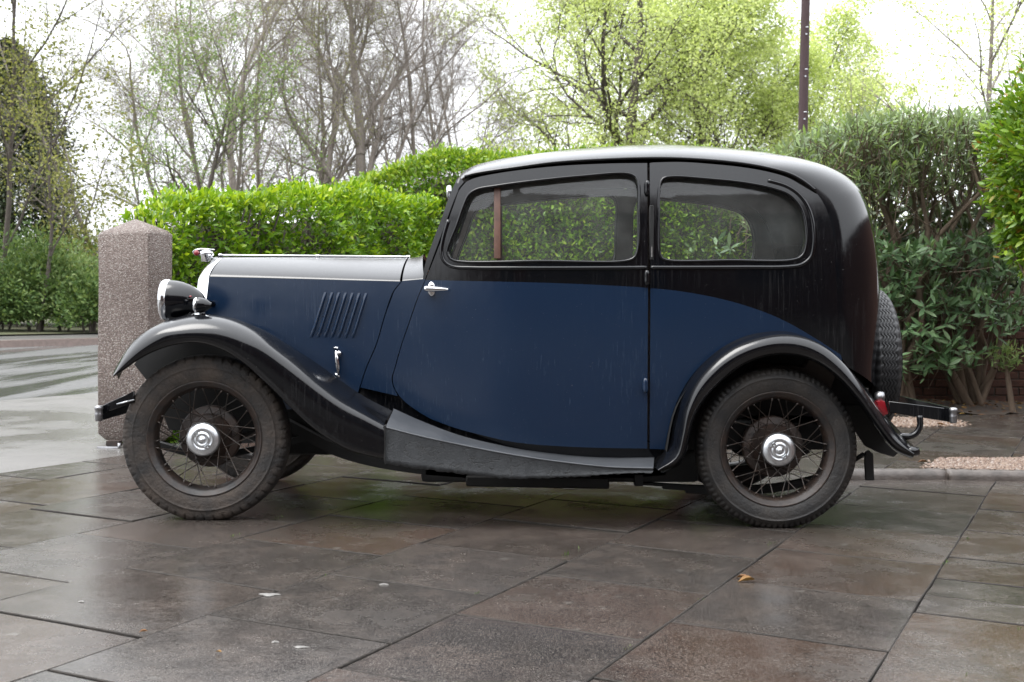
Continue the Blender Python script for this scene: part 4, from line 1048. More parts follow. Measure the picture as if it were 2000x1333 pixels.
def grow(seed, base, dirn, length, r0, spec):
    """spec per level: (children, length ratio, angle lo, hi, first child at, segments, wiggle, upward pull)"""
    rg = random.Random(seed); levels = [[] for _ in spec]; tips = []
    st = [(Vector(base), Vector(dirn).normalized(), length, r0, 0)]
    while st:
        p, d, L_, r, lv = st.pop()
        ch, lr, a0, a1, sf, ns, wg, up = spec[lv]
        pts = [(p.copy(), d.copy(), r)]
        q, dd = p.copy(), d.copy()
        for k in range(ns):
            dd = (dd + Vector((rg.gauss(0, wg), rg.gauss(0, wg), rg.gauss(0, wg) + up))).normalized()
            q2 = q + dd * (L_ / ns); r2 = r * (1 - .72 * (k + 1) / ns)
            levels[lv].append((*q, *q2, pts[-1][2], max(r2, .003))); q = q2; pts.append((q.copy(), dd.copy(), r2))
        if lv + 1 < len(spec):
            az = rg.uniform(0, 6.28)
            for c in range(ch):
                f = sf + (1 - sf) * (c + rg.uniform(.1, .9)) / ch; x = f * ns; i = min(int(x), ns - 1); t = x - i
                bp = pts[i][0].lerp(pts[i + 1][0], t); br = pts[i][2] * (1 - t) + pts[i + 1][2] * t
                az += 2.4 + rg.uniform(-.5, .5)
                nd = rotv(pts[i][1], rg.uniform(a0, a1), az)
                st.append((bp, nd, L_ * lr * (1.15 - .55 * f) * rg.uniform(.7, 1.25), max(br * rg.uniform(.45, .7), .003), lv + 1))
            st.append((q, dd, L_ * lr * .8, max(pts[-1][2], .003), lv + 1))
        else: tips.append((*q, *dd)); tips.append((*pts[len(pts) // 2][0], *dd))
    return levels, np.array(tips)
def make_tree(name, label, cat, base, height, r0, spec, seed, mat_b, leaf=None, dirn=(0, 0, 1), group=None, thick=2, sides=6):
    root = empty(name, base, label, cat, group)
    lv, tips = grow(seed, base, dirn, height, r0, spec)
    trunk = [s for l in lv[:thick] for s in l]; tw = [s for l in lv[thick:] for s in l]
    V, T = segs_mesh(trunk, sides); mknp('trunk', V, T, mat_b, root)
    V, T = segs_mesh(tw, 3); cr_ = mknp('crown', V, T, mat_b, root)
    if leaf:
        mat, per, size, spread = leaf; rn = np.random.default_rng(seed); n = len(tips)
        pos = np.repeat(tips[:, :3], per, 0) + rn.normal(0, spread, (n * per, 3)); D = unit(np.repeat(tips[:, 3:], per, 0) + rn.normal(0, .9, (n * per, 3)) + np.array([0, 0, -.15]))
        Nn = unit(rn.normal(0, 1, D.shape) + np.array([0, 0, .7])); L_ = size * rn.uniform(.6, 1.3, n * per)
        V, T = leaves(pos, D, Nn, L_, L_ * .75, 4); tag(mknp('foliage', V, T, mat, cr_), kind='stuff')
    return root
def at(u, d, dz=0):
    x = (u - 1000) * d / F; return (x, d, g(x) + dz)

# ------------------------------------------------------------------ trees beyond the road
BARE = [(10, .50, .35, .85, .16, 10, .08, .02), (9, .50, .4, .9, .15, 7, .17, .04), (8, .50, .4, .95, .12, 5, .2, .03), (7, .55, .4, .95, .1, 4, .22, .02), (4, .6, .4, .9, .2, 2, .22, .01)]
GB = 'bare grey trees across the road'
bare_list = [  # u, d, height, radius, lean, seed, label
    (735, 41, 12.0, .29, (.02, 0, 1), 11, 'tall leafless grey tree with a thick straight trunk above the clipped hedge'),
    (470, 37, 11.5, .17, (.10, 0, 1), 12, 'leafless grey tree with several leaning stems above the low hedge'),
    (560, 40, 10.5, .18, (.38, 0, 1), 13, 'leafless tree whose dark trunk leans over towards the thick straight trunk'),
    (640, 46, 12.5, .13, (-.05, 0, 1), 14, 'slender bare tree between the leaning dark trunk and the thick straight trunk'), (805, 44, 12.0, .13, (.12, 0, 1), 15, 'slender bare tree standing next to the thick straight trunk, towards the yellow-green tree'), (865, 50, 13.0, .13, (.0, 0, 1), 16, 'tall slender bare tree midway between the thick straight trunk and the yellow-green tree'),
    (930, 54, 11.5, .13, (.05, 0, 1), 17, 'bare grey tree half hidden by the edge of the large yellow-green tree'), (395, 44, 11.0, .13, (-.08, 0, 1), 18, 'bare grey tree rising behind the young fresh green tree'), (690, 56, 14.0, .13, (.1, 0, 1), 19, 'tallest bare tree, directly behind the thick straight trunk'), (525, 52, 13.5, .13, (-.1, 0, 1), 20, 'tall bare tree behind the bare one with several leaning stems'), (300, 46, 9.5, .13, (.05, 0, 1), 22, 'small bare tree between the sparse olive young tree and the fresh green one')]
for (u, d, hgt, r, ln, sd, lb) in bare_list:
    make_tree('bare_tree', lb or 'slender leafless grey tree in the row of bare trees across the road', 'tree', at(u, d), hgt, r, BARE, sd, M_BARK, (M_LEAF_OLIVE, 1, .05, .12) if sd in (12, 18, 22, 13) else None, ln, GB)
# small green tree in young leaf
GREENT = [(8, .5, .4, .9, .3, 8, .08, .03), (7, .55, .4, .9, .2, 5, .15, .03), (6, .55, .4, .9, .2, 4, .2, .02), (4, .6, .4, .9, .2, 3, .2, .0)]
make_tree('young_tree', 'young tree in fresh green leaf in front of the bare trees', 'tree', at(400, 34), 6.6, .13, GREENT, 31, M_BARKD, (M_LEAF_GREEN, 7, .085, .14), (-.12, 0, 1))
make_tree('young_tree', 'thin young tree with sparse olive leaves between the dark evergreen and the pebbledash post', 'tree', at(215, 32), 6.4, .10, GREENT, 33, M_BARK, (M_LEAF_OLIVE, 2, .08, .12), (-.05, 0, 1))
# left: tree with upswept branches, dark ivy-clad evergreen
SWEEP = [(11, .62, .35, .75, .12, 9, .06, .02), (8, .5, .3, .7, .15, 7, .09, .05), (6, .5, .3, .8, .15, 4, .14, .04), (4, .6, .3, .8, .15, 3, .16, .02)]
make_tree('upswept_tree', 'tree with long upswept branches and sparse yellowish leaves in front of the dark evergreen', 'tree', at(-10, 27), 9.0, .075, SWEEP, 41, M_BARKD, (M_LEAF_OLIVE, 3, .085, .13), (.10, 0, 1))
make_tree('olive_tree', 'small rounded tree thick with olive leaves in front of the dark evergreen', 'tree', at(75, 26.2, .14), 4.6, .055, GREENT, 43, M_BARKD, (M_LEAF_OLIVE, 4, .085, .13), (.02, 0, 1))
def cone_tree(name, label, base, hgt, rad, mat, n, seed):
    root = empty(name, base, label, 'tree'); rn = np.random.default_rng(seed)
    V, Fc = tube([Vector(base), Vector(base) + Vector((0, 0, hgt * .9))], [.3, .05], 8); mk('trunk', V, Fc, M_BARKD, root)
    f = rn.uniform(0, 1, n) ** .8; a = rn.uniform(0, 6.283, n)
    lump = 1 + .25 * np.sin(a * 3 + f * 9) + .22 * np.sin(a * 7 - f * 23) + .15 * np.sin(a * 13 + f * 41) + rn.normal(0, .14, n)
    r = rad * (1 - f) ** .62 * lump * np.sqrt(rn.uniform(.45, 1, n))
    pos = np.stack([base[0] + r * np.cos(a), base[1] + r * np.sin(a), base[2] + .3 + f * hgt], 1)
    D = unit(np.stack([np.cos(a), np.sin(a), np.full(n, -.3)], 1) + rn.normal(0, .5, (n, 3))); Nn = unit(np.stack([np.cos(a), np.sin(a), np.full(n, .8)], 1) + rn.normal(0, .5, (n, 3)))
    L_ = rn.uniform(.07, .18, n); V, T = leaves(pos, D, Nn, L_, L_ * .55, 4); c = mknp('crown', V, T, mat, root); tag(c, kind='stuff')
cone_tree('evergreen_tree', 'dark conical evergreen tree beyond the road', at(15, 33), 7.7, 2.3, M_LEAF_IVY, 60000, 5)
# the big tree in yellow-green spring leaf, and its neighbours
LIME = [(13, .62, .6, 1.3, .14, 9, .06, .02), (9, .50, .4, .95, .15, 7, .15, .03), (8, .48, .4, .95, .12, 5, .18, .01), (6, .5, .4, .9, .15, 3, .2, .0), (2, .6, .3, .8, .3, 2, .2, -.02)]
make_tree('spring_tree', 'large tree with dark spreading limbs and yellow-green spring leaves', 'tree', at(1205, 54), 14.5, .46, LIME, 51, M_BARKD, (M_LEAF_LIME, 3, .15, .20))
make_tree('spring_tree', 'dense yellow-green tree behind the tall pole', 'tree', at(1400, 57), 13.0, .40, LIME, 53, M_BARKD, (M_LEAF_LIME, 3, .15, .26))
make_tree('spring_tree', 'lower yellow-green tree at the edge of open sky right beside the pole', 'tree', at(1525, 60), 10.5, .26, LIME[:1] + LIME[1:], 54, M_BARKD, (M_LEAF_LIME, 4, .16, .26), (.06, 0, 1))
THIN = [(14, .5, .5, 1.1, .2, 10, .03, .0), (10, .5, .4, .9, .2, 5, .12, .03), (5, .5, .4, .9, .2, 4, .15, .02), (3, .6, .4, .9, .2, 3, .2, 0)]
make_tree('airy_tree', 'airy tree with sparse pale green leaves above the shrub hedge', 'tree', at(1955, 42), 12.0, .17, THIN, 61, M_BARK, (M_LEAF_LIME, 5, .12, .2))
WHIP = [(9, .7, .1, .3, .05, 7, .03, .03), (5, .5, .2, .5, .2, 4, .06, .05), (3, .5, .2, .5, .2, 3, .1, .03)]
for k, (u, d) in enumerate(((1668, 48), (1705, 52))):
    make_tree('bare_sapling', 'thin bare sapling with upright twigs behind the leafy shrub hedge', 'tree', at(u, d), 8.0 - k * 1.2, .06, WHIP, 70 + k, M_BARK, None, (0, 0, 1), 'bare saplings behind the shrubs', 1)
# green bank of bushes beyond the far footway
rn = np.random.default_rng(8)
def blob(name, label, base, rx_, ry_, rz_, n, mat, seed, size, cat='bush', group=None, stems=5, objs=0):
    root = empty(name, base, label, cat, group); r_ = np.random.default_rng(seed)
    a = r_.uniform(0, 6.283, n); el = np.arcsin(r_.uniform(-.25, 1, n)); lump = 1 + .26 * np.sin(a * 3 + seed) * np.cos(el * 4) + .22 * np.sin(a * 7 + el * 9 + seed) + r_.normal(0, .12, n)
    r = np.cbrt(r_.uniform(.25, 1, n)) * lump; o = np.stack([np.cos(a) * np.cos(el), np.sin(a) * np.cos(el), np.sin(el)], 1)
    pos = np.array(base) + np.array([0, 0, rz_ * .32]) + o * r[:, None] * np.array([rx_, ry_, rz_ * .72])
    pos[:, 2] = np.maximum(pos[:, 2], base[2] + .02)
    D = unit(o + r_.normal(0, .7, (n, 3)) + np.array([0, 0, .2])); Nn = unit(o + r_.normal(0, .6, (n, 3)) + np.array([0, 0, .6])); L_ = size * r_.uniform(.6, 1.3, n)
    V, T = leaves(pos, D, Nn, L_, L_ * .5, 4); tag(mknp('foliage', V, T, mat, root), kind='stuff')
    S = []
    for k in range(stems):
        aa = r_.uniform(0, 6.28); p0 = np.array(base) + np.array([.15 * math.cos(aa), .15 * math.sin(aa), -.02]); p1 = np.array(base) + np.array([rx_ * .5 * math.cos(aa), ry_ * .5 * math.sin(aa), rz_ * .75]); S.append((*p0, *p1, .03, .012))
    V, T = segs_mesh(S, 5); mknp('stem', V, T, M_BARKD, root)
    return root
for k, (u, d, rx_, rz_, mt) in enumerate(((5, 27.5, .9, 1.5, M_LEAF_BANK), (70, 26.6, .75, 1.9, M_LEAF_BANK), (128, 26.9, .85, 1.75, M_LEAF_GREEN), (178, 26.4, .6, 1.15, M_LEAF_BANK), (245, 28, 1.2, 1.8, M_LEAF_BANK), (-50, 26, 1.2, 1.7, M_LEAF_BANK), (45, 30, 1.2, 2.3, M_LEAF_BANK), (160, 31, 1.3, 2.7, M_LEAF_OLIVE))):
    blob('bank_bush', {128: 'paler fresh green bush on the bank behind the far footway', 160: 'olive bush standing higher behind the green bushes of the bank', 178: 'lowest dark green bush on the bank, right at the footway'}.get(u, 'green bush on the bank behind the far footway'), at(u, d, .14), rx_, .8, rz_, 5200, mt, 80 + k, .11, group='bushes on the bank beyond the road')
for k, (u, d, hh, r) in enumerate(((-170, 33, 9, .13), (-420, 30, 10, .14), (-700, 27, 9, .13))):
    make_tree('bare_tree', 'leafless grey tree rising from the bank of bushes left of the dark evergreen', 'tree', at(u, d), hh, r, BARE, 90 + k, M_BARK, None, (.03, 0, 1), GB)
for k, (u, d) in enumerate(((-150, 25.5), (-260, 24.5), (-380, 24), (-510, 23), (-650, 22), (-800, 21))):
    blob('bank_bush', 'green bush on the bank behind the far footway', at(u, d, .14), 1.5, .8, 1.7 + .4 * (k % 3), 2600, M_LEAF_BANK, 95 + k, .14, group='bushes on the bank beyond the road')
# far wood: low mass of twigs behind everything
S = []; rg = random.Random(5)
far = empty('far_thicket', (-6, 75, 0)); 
for k in range(5200):
    x = rg.uniform(-36, 4); y = rg.uniform(62, 90); z = g(x); hh = rg.uniform(2.0, 6.0) * (1 - .3 * rg.random()); ln = rg.uniform(-.35, .35)
    p0 = (x, y, z); p1 = (x + ln * hh * .5, y, z + hh * .6); p2 = (x + ln * hh * 1.2, y, z + hh)
    S.append((*p0, *p1, .03, .018)); S.append((*p1, *p2, .018, .005))
    for j in range(3): S.append((*p1, p1[0] + rg.uniform(-.9, .9), p1[1], p1[2] + rg.uniform(.4, 1.6), .012, .004))
bpy.data.objects.remove(far)
V, T = segs_mesh(S, 3); tag(mknp('far_thicket', V, T, M_BARK), 'low grey thicket of far bare stems behind the leafless trees', 'thicket', kind='stuff')

# ------------------------------------------------------------------ telegraph pole
b = at(1570, 30); t0 = P(1568, 262, 30); t1 = P(1573.5, 0, 30)
dirp = (t1 - t0).normalized(); base = t0 - dirp * (t0.z - b[2] + .1)
pole = empty('telegraph_pole', (base.x, base.y, b[2]), 'tall dark stained wooden pole rising behind the shrub hedge', 'pole')
V, Fc = tube([base + dirp * q for q in np.linspace(0, 13, 14)], list(np.linspace(.138, .095, 14)), 20); mk('shaft', V, Fc, M_POLE, pole)
for v in (56, 138, 221):
    q = t0 + dirp * ((262 - v) * 30 / F); V, Fc = tube([q + Vector((-.02, -.16, 0)), q + Vector((.05, -.17, 0))], .012, 6); mk('step_bolt', V, Fc, M_DULLCHROME, pole)
    q2 = q + Vector((0, -.13, -.17)); V, Fc = boxv(q2.x - .018, q2.x + .018, q2.y - .012, q2.y + .005, q2.z - .015, q2.z + .015); mk('number_plate', V, Fc, M_DULLCHROME, pole, False)

# ------------------------------------------------------------------ gate post
nx, ny = -2.162, 7.10
post = empty('gate_post', (nx - .2, ny + .3, g(nx)), 'stout brown pebbledash gate post with a pyramid top beside the hedge', 'gate post')
A_, B_ = .412, .215
def cor(i, j, e=0): return (nx - NV[0] * (A_ * i) + TV[0] * B_ * j + (NV[0] * e * (1 - 2 * i) - TV[0] * e * (1 - 2 * j)), ny - NV[1] * (A_ * i) + TV[1] * B_ * j + (NV[1] * e * (1 - 2 * i) - TV[1] * e * (1 - 2 * j)))
zb = g(nx); cs = [(0, 0), (1, 0), (1, 1), (0, 1)]
def ring(z, e):
    r = []
    for k, (i, j) in enumerate(cs):
        c_ = Vector((*cor(i, j, e), z)); pv = Vector((*cor(*cs[k - 1], e), z)); nxp = Vector((*cor(*cs[(k + 1) % 4], e), z))
        r += [c_ + (pv - c_).normalized() * .018, c_ + ((pv - c_).normalized() + (nxp - c_).normalized()) * .005, c_ + (nxp - c_).normalized() * .018]
    return r
rows = [ring(zb + .02, -.03), ring(zb + .06, 0), ring(zb + .5, .002), ring(1.0, -.002), ring(1.30, 0), ring(1.325, -.02)]
V = [p for r in rows for p in r]; ap = Vector((*cor(.5, .5), 1.398)); V.append(ap); n = 12
Fc = grid_faces(len(rows), n, closed_c=True, flip=False) + [((len(rows) - 1) * n + k, (len(rows) - 1) * n + (k + 1) % n, len(V) - 1) for k in range(n)]
o = bevel_mesh('pillar', V, Fc, M_PEBBLE, post, 0)
V, Fc = tube([P(190, 876, 7.05), P(232, 876, 7.05), P(233, 866, 7.05)], .012, 8); mk('drop_bolt', V, Fc, M_NICKEL, post)
V, Fc = px_prism([(207, 862), (232, 862), (232, 873), (207, 873)], 7.06, 7.12); mk('bolt_bracket', V, Fc, M_HUB, post, False)

# ------------------------------------------------------------------ hedges
def hedge(name, label, c0, c1, half, z_fn, dens_, lsize, mat, seed, n_obj, face, step_up=None):
    """a clipped hedge along c0-c1; face = side normal that the road-side viewer sees"""
    r_ = np.random.default_rng(seed); c0 = np.array(c0, float); c1 = np.array(c1, float); L_ = np.linalg.norm(c1 - c0); t = (c1 - c0) / L_; nn = np.array(face, float) / np.linalg.norm(face)
    root = empty(name, (*(c0 + c1) / 2, g((c0[0] + c1[0]) / 2)), label, 'hedge')
    bump = lambda s, q: .06 * np.sin(s * 2.3 + seed) + .05 * np.sin(s * 5.1 + q * 4) + .03 * np.sin(s * 11 + q * 9 + seed)
    pos, out = [], []
    hgt = np.mean([z_fn(0), z_fn(1)])
    # front face
    n = int(L_ * hgt * dens_); s = r_.uniform(0, L_, n); q = r_.uniform(.0, 1, n); zt = z_fn(s / L_); dep = np.abs(r_.normal(0, .085, n)) + r_.uniform(-.045, .01, n)
    zz = q * zt; rnd = np.clip((zz - (zt - .16)) / .16, 0, 1); hb = half + bump(s, zz) - dep - .10 * rnd ** 2
    xy = c0 + np.outer(s, t) + nn * hb[:, None]; pos.append(np.column_stack([xy, zz])); out.append(np.column_stack([np.tile(nn, (n, 1)), .25 + .9 * rnd]))
    # top
    n = int(L_ * half * 2 * dens_ * .8); s = r_.uniform(0, L_, n); a = r_.uniform(-1, 1, n); zz = z_fn(s / L_) + bump(s, a) * .6 - np.abs(r_.normal(0, .06, n)) + r_.exponential(.018, n) - .08 * np.abs(a) ** 6
    xy = c0 + np.outer(s, t) + nn * (a * half)[:, None]; pos.append(np.column_stack([xy, zz])); out.append(np.column_stack([nn * (a * .4)[:, None], np.ones(n)]))
    # the two ends
    for e, sg in ((0, -1), (L_, 1)):
        n = int(half * 2 * hgt * dens_); a = r_.uniform(-1, 1, n); q = r_.uniform(0, 1, n); zz = q * z_fn(np.full(n, e / L_)); dep = np.abs(r_.normal(0, .08, n))
        xy = c0 + np.outer(e + sg * (.05 - dep - .15 * np.abs(a) ** 4), t) + nn * (a * half)[:, None]; pos.append(np.column_stack([xy, zz])); out.append(np.column_stack([np.tile(sg * t, (n, 1)), np.full(n, .3)]))
    pos = np.concatenate(pos); out = np.concatenate(out); pos[:, 2] += g(c0[0]); n = len(pos)
    D = unit(out * .75 + r_.normal(0, .62, (n, 3)) + np.array([0, 0, .12])); Nn = unit(out * .6 + r_.normal(0, .55, (n, 3)) + np.array([0, 0, .75]))
    L8 = lsize * r_.uniform(.65, 1.25, n)
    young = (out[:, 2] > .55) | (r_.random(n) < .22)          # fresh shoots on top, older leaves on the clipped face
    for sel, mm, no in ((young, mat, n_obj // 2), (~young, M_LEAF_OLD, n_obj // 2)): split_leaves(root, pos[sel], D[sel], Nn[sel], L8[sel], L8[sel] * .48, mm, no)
    # woody inside: a mesh of crossing stems and twigs behind the leaves
    S = []; rg = random.Random(seed)
    for k in range(int(L_ * 260)):
        s_ = rg.uniform(.05, L_ - .05); a = rg.uniform(-.75, .62) * half; zt = float(z_fn(s_ / L_)); b = c0 + t * s_ + nn * a; z0 = rg.uniform(.0, zt * .8)
        p0 = np.array([*b, z0 + g(c0[0])]); p1 = p0 + np.array([*(t * rg.uniform(-.3, .3) + nn * rg.uniform(-.12, .14)), rg.uniform(.15, .5)]); p1[2] = min(p1[2], zt - .08); S.append((*p0, *p1, .012, .005))
    V, T = segs_mesh(S, 4); tag(mknp('twigs', V, T, M_BARKD, root), kind='stuff')
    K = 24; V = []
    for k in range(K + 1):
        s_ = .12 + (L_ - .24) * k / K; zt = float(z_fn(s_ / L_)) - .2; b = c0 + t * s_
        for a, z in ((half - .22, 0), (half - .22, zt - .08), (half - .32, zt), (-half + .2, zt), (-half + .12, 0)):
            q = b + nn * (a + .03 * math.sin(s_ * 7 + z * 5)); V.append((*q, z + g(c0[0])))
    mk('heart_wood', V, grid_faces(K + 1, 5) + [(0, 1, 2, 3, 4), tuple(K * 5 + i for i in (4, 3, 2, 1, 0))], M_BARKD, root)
    return root
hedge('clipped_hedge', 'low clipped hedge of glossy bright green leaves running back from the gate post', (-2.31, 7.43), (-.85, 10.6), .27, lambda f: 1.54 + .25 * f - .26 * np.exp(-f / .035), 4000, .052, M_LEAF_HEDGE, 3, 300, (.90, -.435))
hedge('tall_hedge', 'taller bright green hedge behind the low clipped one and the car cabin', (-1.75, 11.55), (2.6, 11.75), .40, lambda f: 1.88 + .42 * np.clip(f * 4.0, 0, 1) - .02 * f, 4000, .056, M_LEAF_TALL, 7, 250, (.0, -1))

sw_ = empty('side_wall', (6.5, 3, g(6)), 'high brick boundary wall along the side of the forecourt beyond the golden bush', 'wall')
V, Fc = boxv(6.4, 6.62, -5.5, 11.2, -.2, 2.5); mk('brickwork', V, Fc, M_BRICK, sw_, False)
V, Fc = boxv(6.34, 6.68, -5.5, 11.2, 2.503, 2.58); bevel_mesh('coping', V, Fc, M_KERB, sw_, .01, 1)
# leggy shrubs: bare stems below, whorls of lance leaves above
def whorls(tips, per, size, r_, width=.24, droop=.1):
    n = len(tips); P_, D_, N_ = [], [], []
    for p in tips:
        ax = unit(np.array(p[3:]) + r_.normal(0, .35, 3) + np.array([0, -.15, .35])); az0 = r_.uniform(0, 6.28)
        a = np.cross(ax, [0, 0, 1.]); a = unit(a if np.linalg.norm(a) > .1 else np.array([1., 0, 0])); b = np.cross(ax, a)
        for k in range(per):
            az = az0 + k * 2.4; sp = .55 + .75 * (k / per); d = ax * math.cos(sp) + (a * math.cos(az) + b * math.sin(az)) * math.sin(sp) + np.array([0, 0, -droop * k / per]) + r_.normal(0, .28, 3)
            P_.append(np.array(p[:3]) - ax * .05 * k / per * 2); D_.append(d); N_.append(ax + np.array([0, 0, .3]) + r_.normal(0, .35, 3))
    n = len(P_); L_ = size * r_.uniform(.55, 1.25, n); return np.array(P_), np.array(D_), np.array(N_), L_, L_ * width
def shrub(label, base, spread, ztop, seed, n_obj, lean=0.0, mats=(M_LEAF_SHRUB, M_LEAF_SHRUBTOP), clusters=(230, 300), stems=9, lsize=(.118, .10), low=(.35, 1.5)):
    r_ = np.random.default_rng(seed); rg = random.Random(seed)
    root = empty('leggy_shrub', base, label, 'shrub', 'leggy shrubs along the brick wall')
    bx_, by_, bz_ = base; S = []; tw = []
    def stem(p0, p1, r0, r1, nseg=6, wob=.07):
        pts = [np.array(p0) + (np.array(p1) - np.array(p0)) * k / nseg + (r_.normal(0, wob, 3) * np.array([1, 1, .3]) if 0 < k < nseg else 0) for k in range(nseg + 1)]
        for k in range(nseg): (S if r0 > .009 else tw).append((*pts[k], *pts[k + 1], r0 + (r1 - r0) * k / nseg, r0 + (r1 - r0) * (k + 1) / nseg))
        return pts
    tips_hi, tips_lo = [], []
    for k in range(stems):
        x1 = bx_ + (-spread + 2 * spread * (k + .5) / stems) * 1.0 + lean; zt = float(ztop(x1)); y1 = by_ + r_.uniform(-.45, .35)
        pts = stem((bx_ + r_.uniform(-.12, .12), by_ + r_.uniform(-.1, .1), bz_), (x1, y1, zt - r_.uniform(.35, .6)), r_.uniform(.022, .045), .012)
        for j in range(9):
            p0 = pts[r_.integers(2, 7)]; q = p0 + np.array([r_.uniform(-.45, .45), r_.uniform(-.45, .25), r_.uniform(.05, .5)]); stem(p0, q, r_.uniform(.004, .0085), .003, 3, .04)
    for k in range(clusters[1]):
        x = bx_ + lean + r_.uniform(-spread, spread) * 1.05; zt = float(ztop(x)); f = r_.random() ** 1.6; y = by_ + r_.uniform(-.55, .5)
        z = zt - .05 - f * .62 + r_.normal(0, .04) - .3 * ((y - by_) / .55) ** 2 * .35
        tips_hi.append((x, y, z, (x - bx_) * .3 + r_.normal(0, .4), -.3 + r_.normal(0, .4), 1.0))
        tw.append((x, y, z, x + r_.normal(0, .06), y + .05, z - r_.uniform(.12, .28), .003, .004))
    for k in range(clusters[0]):
        x = bx_ + lean + r_.normal(0, spread * .55); z = bz_ + r_.uniform(*low); y = by_ - r_.uniform(-.25, .6)
        tips_lo.append((x, y, z, r_.normal(0, .6), -.7, .4)); tw.append((x, y, z, x + r_.normal(0, .1), y + .22, z - r_.uniform(.05, .25), .003, .004))
    V, T = segs_mesh(S, 7); mknp('stem', V, T, M_STEM, root); V, T = segs_mesh(tw, 4); tag(mknp('twigs', V, T, M_STEM, root), kind='stuff')
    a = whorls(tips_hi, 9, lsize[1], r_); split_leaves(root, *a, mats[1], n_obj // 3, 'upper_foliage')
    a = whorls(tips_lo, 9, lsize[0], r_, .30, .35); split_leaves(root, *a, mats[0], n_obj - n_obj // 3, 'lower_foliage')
    return root
def ztop(x):
    return float(np.interp(x, [1.2, 2.2, 2.6, 3.0, 3.5, 4.2, 5], [2.2, 2.27, 2.42, 2.56, 2.62, 2.62, 2.6]))
shrub('leggy shrub with grey-green upper leaves rising just behind the car roof', at(1640, 10.7), .75, ztop, 101, 90, -.15, clusters=(150, 420))
shrub('leggy shrub with tan bare stems and large dark lower leaves behind the spare wheel', at(1768, 10.55), .70, ztop, 102, 150, .0, clusters=(190, 400))
shrub('leggy shrub with brown twiggy middle beside the yellow-green bush', at(1905, 10.8), .75, ztop, 103, 90, .0, clusters=(150, 400), low=(.75, 1.55))
# darker growth standing behind them on the other side of the wall
blob('backing_bush', 'dark dense bush filling the gaps behind the leggy shrubs', at(1720, 12.6), 1.5, .5, 2.05, 9000, M_LEAF_IVY, 111, .12)
blob('backing_bush', 'dark dense bush behind the brick wall and yellow-green bush', at(1960, 12.7), 1.3, .5, 2.1, 8000, M_LEAF_IVY, 112, .12)
# yellow-green bush at the edge
def round_bush():
    base = at(2075, 9.2); root = empty('golden_bush', base, 'yellow-green bush with some orange leaves overhanging the shrubs and brick wall', 'bush'); r_ = np.random.default_rng(9); pos, out = [], []
    for (u, v, rx_, rz_, n) in ((2055, 300, .50, .58, 5200), (2055, 455, .36, .30, 2600), (2035, 400, .30, .36, 2000), (2100, 220, .55, .5, 2500)):
        c = P(u + 8, v, 9.2); o = unit(r_.normal(0, 1, (n, 3))); lump = 1 + .15 * np.sin(o[:, 0] * 7 + o[:, 2] * 9) + .12 * np.sin(o[:, 2] * 13 + o[:, 1] * 5)
        rr = np.cbrt(r_.uniform(.35, 1.1, n)) * lump; pos.append(np.array(c) + o * rr[:, None] * np.array([rx_, .5, rz_])); out.append(o)
    pos = np.concatenate(pos); out = np.concatenate(out); n = len(pos)
    D = unit(out + r_.normal(0, .6, (n, 3)) + np.array([0, 0, .2])); Nn = unit(out * .6 + r_.normal(0, .5, (n, 3)) + np.array([0, 0, .7])); L_ = .075 * r_.uniform(.6, 1.25, n)
    split_leaves(root, pos, D, Nn, L_, L_ * .42, M_LEAF_BUSH, 300)
    S = []
    for (u, v) in ((2010, 330), (2040, 450), (1995, 420), (2080, 230), (1965, 300), (1975, 480)):
        p = np.array(P(u, v, 9.2)); b = np.array(base); m_ = b * .45 + p * .55 + np.array([.15, 0, -.1]); S += [(*b, *m_, .03, .018), (*m_, *p, .018, .006)]
    V, T = segs_mesh(S, 6); mknp('stem', V, T, M_STEM, root)
round_bush()
# little sapling by the wall
b = at(1978, 10.3); sp = empty('young_shrub', b, 'small thin-stemmed shrub at the foot of the brick wall', 'shrub'); r_ = np.random.default_rng(12)
V, T = segs_mesh([(*b, *P(1968, 735, 10.3), .028, .02), (*P(1968, 735, 10.3), *P(1962, 690, 10.25), .02, .012), (*P(1968, 735, 10.3), *P(1985, 690, 10.3), .012, .006)], 7); mknp('stem', V, T, M_STEM, sp)
tips = [(*(np.array(P(1965 + r_.normal(0, 14), 697 + r_.normal(0, 13), 10.25)) + np.array([0, r_.normal(0, .08), 0])), r_.normal(0, .5), -.4, .7) for _ in range(26)]
a = whorls(tips, 8, .075, r_); split_leaves(sp, *a, M_LEAF_GREEN, 20)

# ------------------------------------------------------------------ brick wall behind the shrubs
wy = 11.25; bw = empty('brick_wall', (4.2, wy, g(4)), 'old dark red brick garden wall behind the shrubs', 'wall')
V, Fc = boxv(2.45, 7.0, wy + .012, wy + .2, g(4) - .05, g(4) + 1.06); mk('mortar_core', V, Fc, M_MORTAR, bw, False)
V, Fc = boxv(-.95, 2.449, 11.072, 11.20, g(1) - .05, g(1) + .86); mk('brickwork', V, Fc, M_BRICK, bw, False)
dw = empty('reflection_blocker', (-1.3, 9, g(-1.3)), 'added low brick wall under the clipped hedge, blocking its reflection in the paving', 'wall')  # added unseen wall; darkens the hedge's green reflection in the wet slabs
a_, b_ = np.array([-2.31, 7.43]) + .30 * NV + .16 * TV, np.array([-.85, 10.6]) + .30 * NV
V = []
for q in (a_, b_):
    for o_, z in ((0, -.05), (0, .90), (-.2, .90), (-.2, -.05)): V.append((*(q + NV * o_), g(q[0]) + z))
mk('brickwork', V, grid_faces(2, 4, closed_c=True) + [(0, 1, 2, 3), (7, 6, 5, 4)], M_BRICK, dw, False)
bme = []
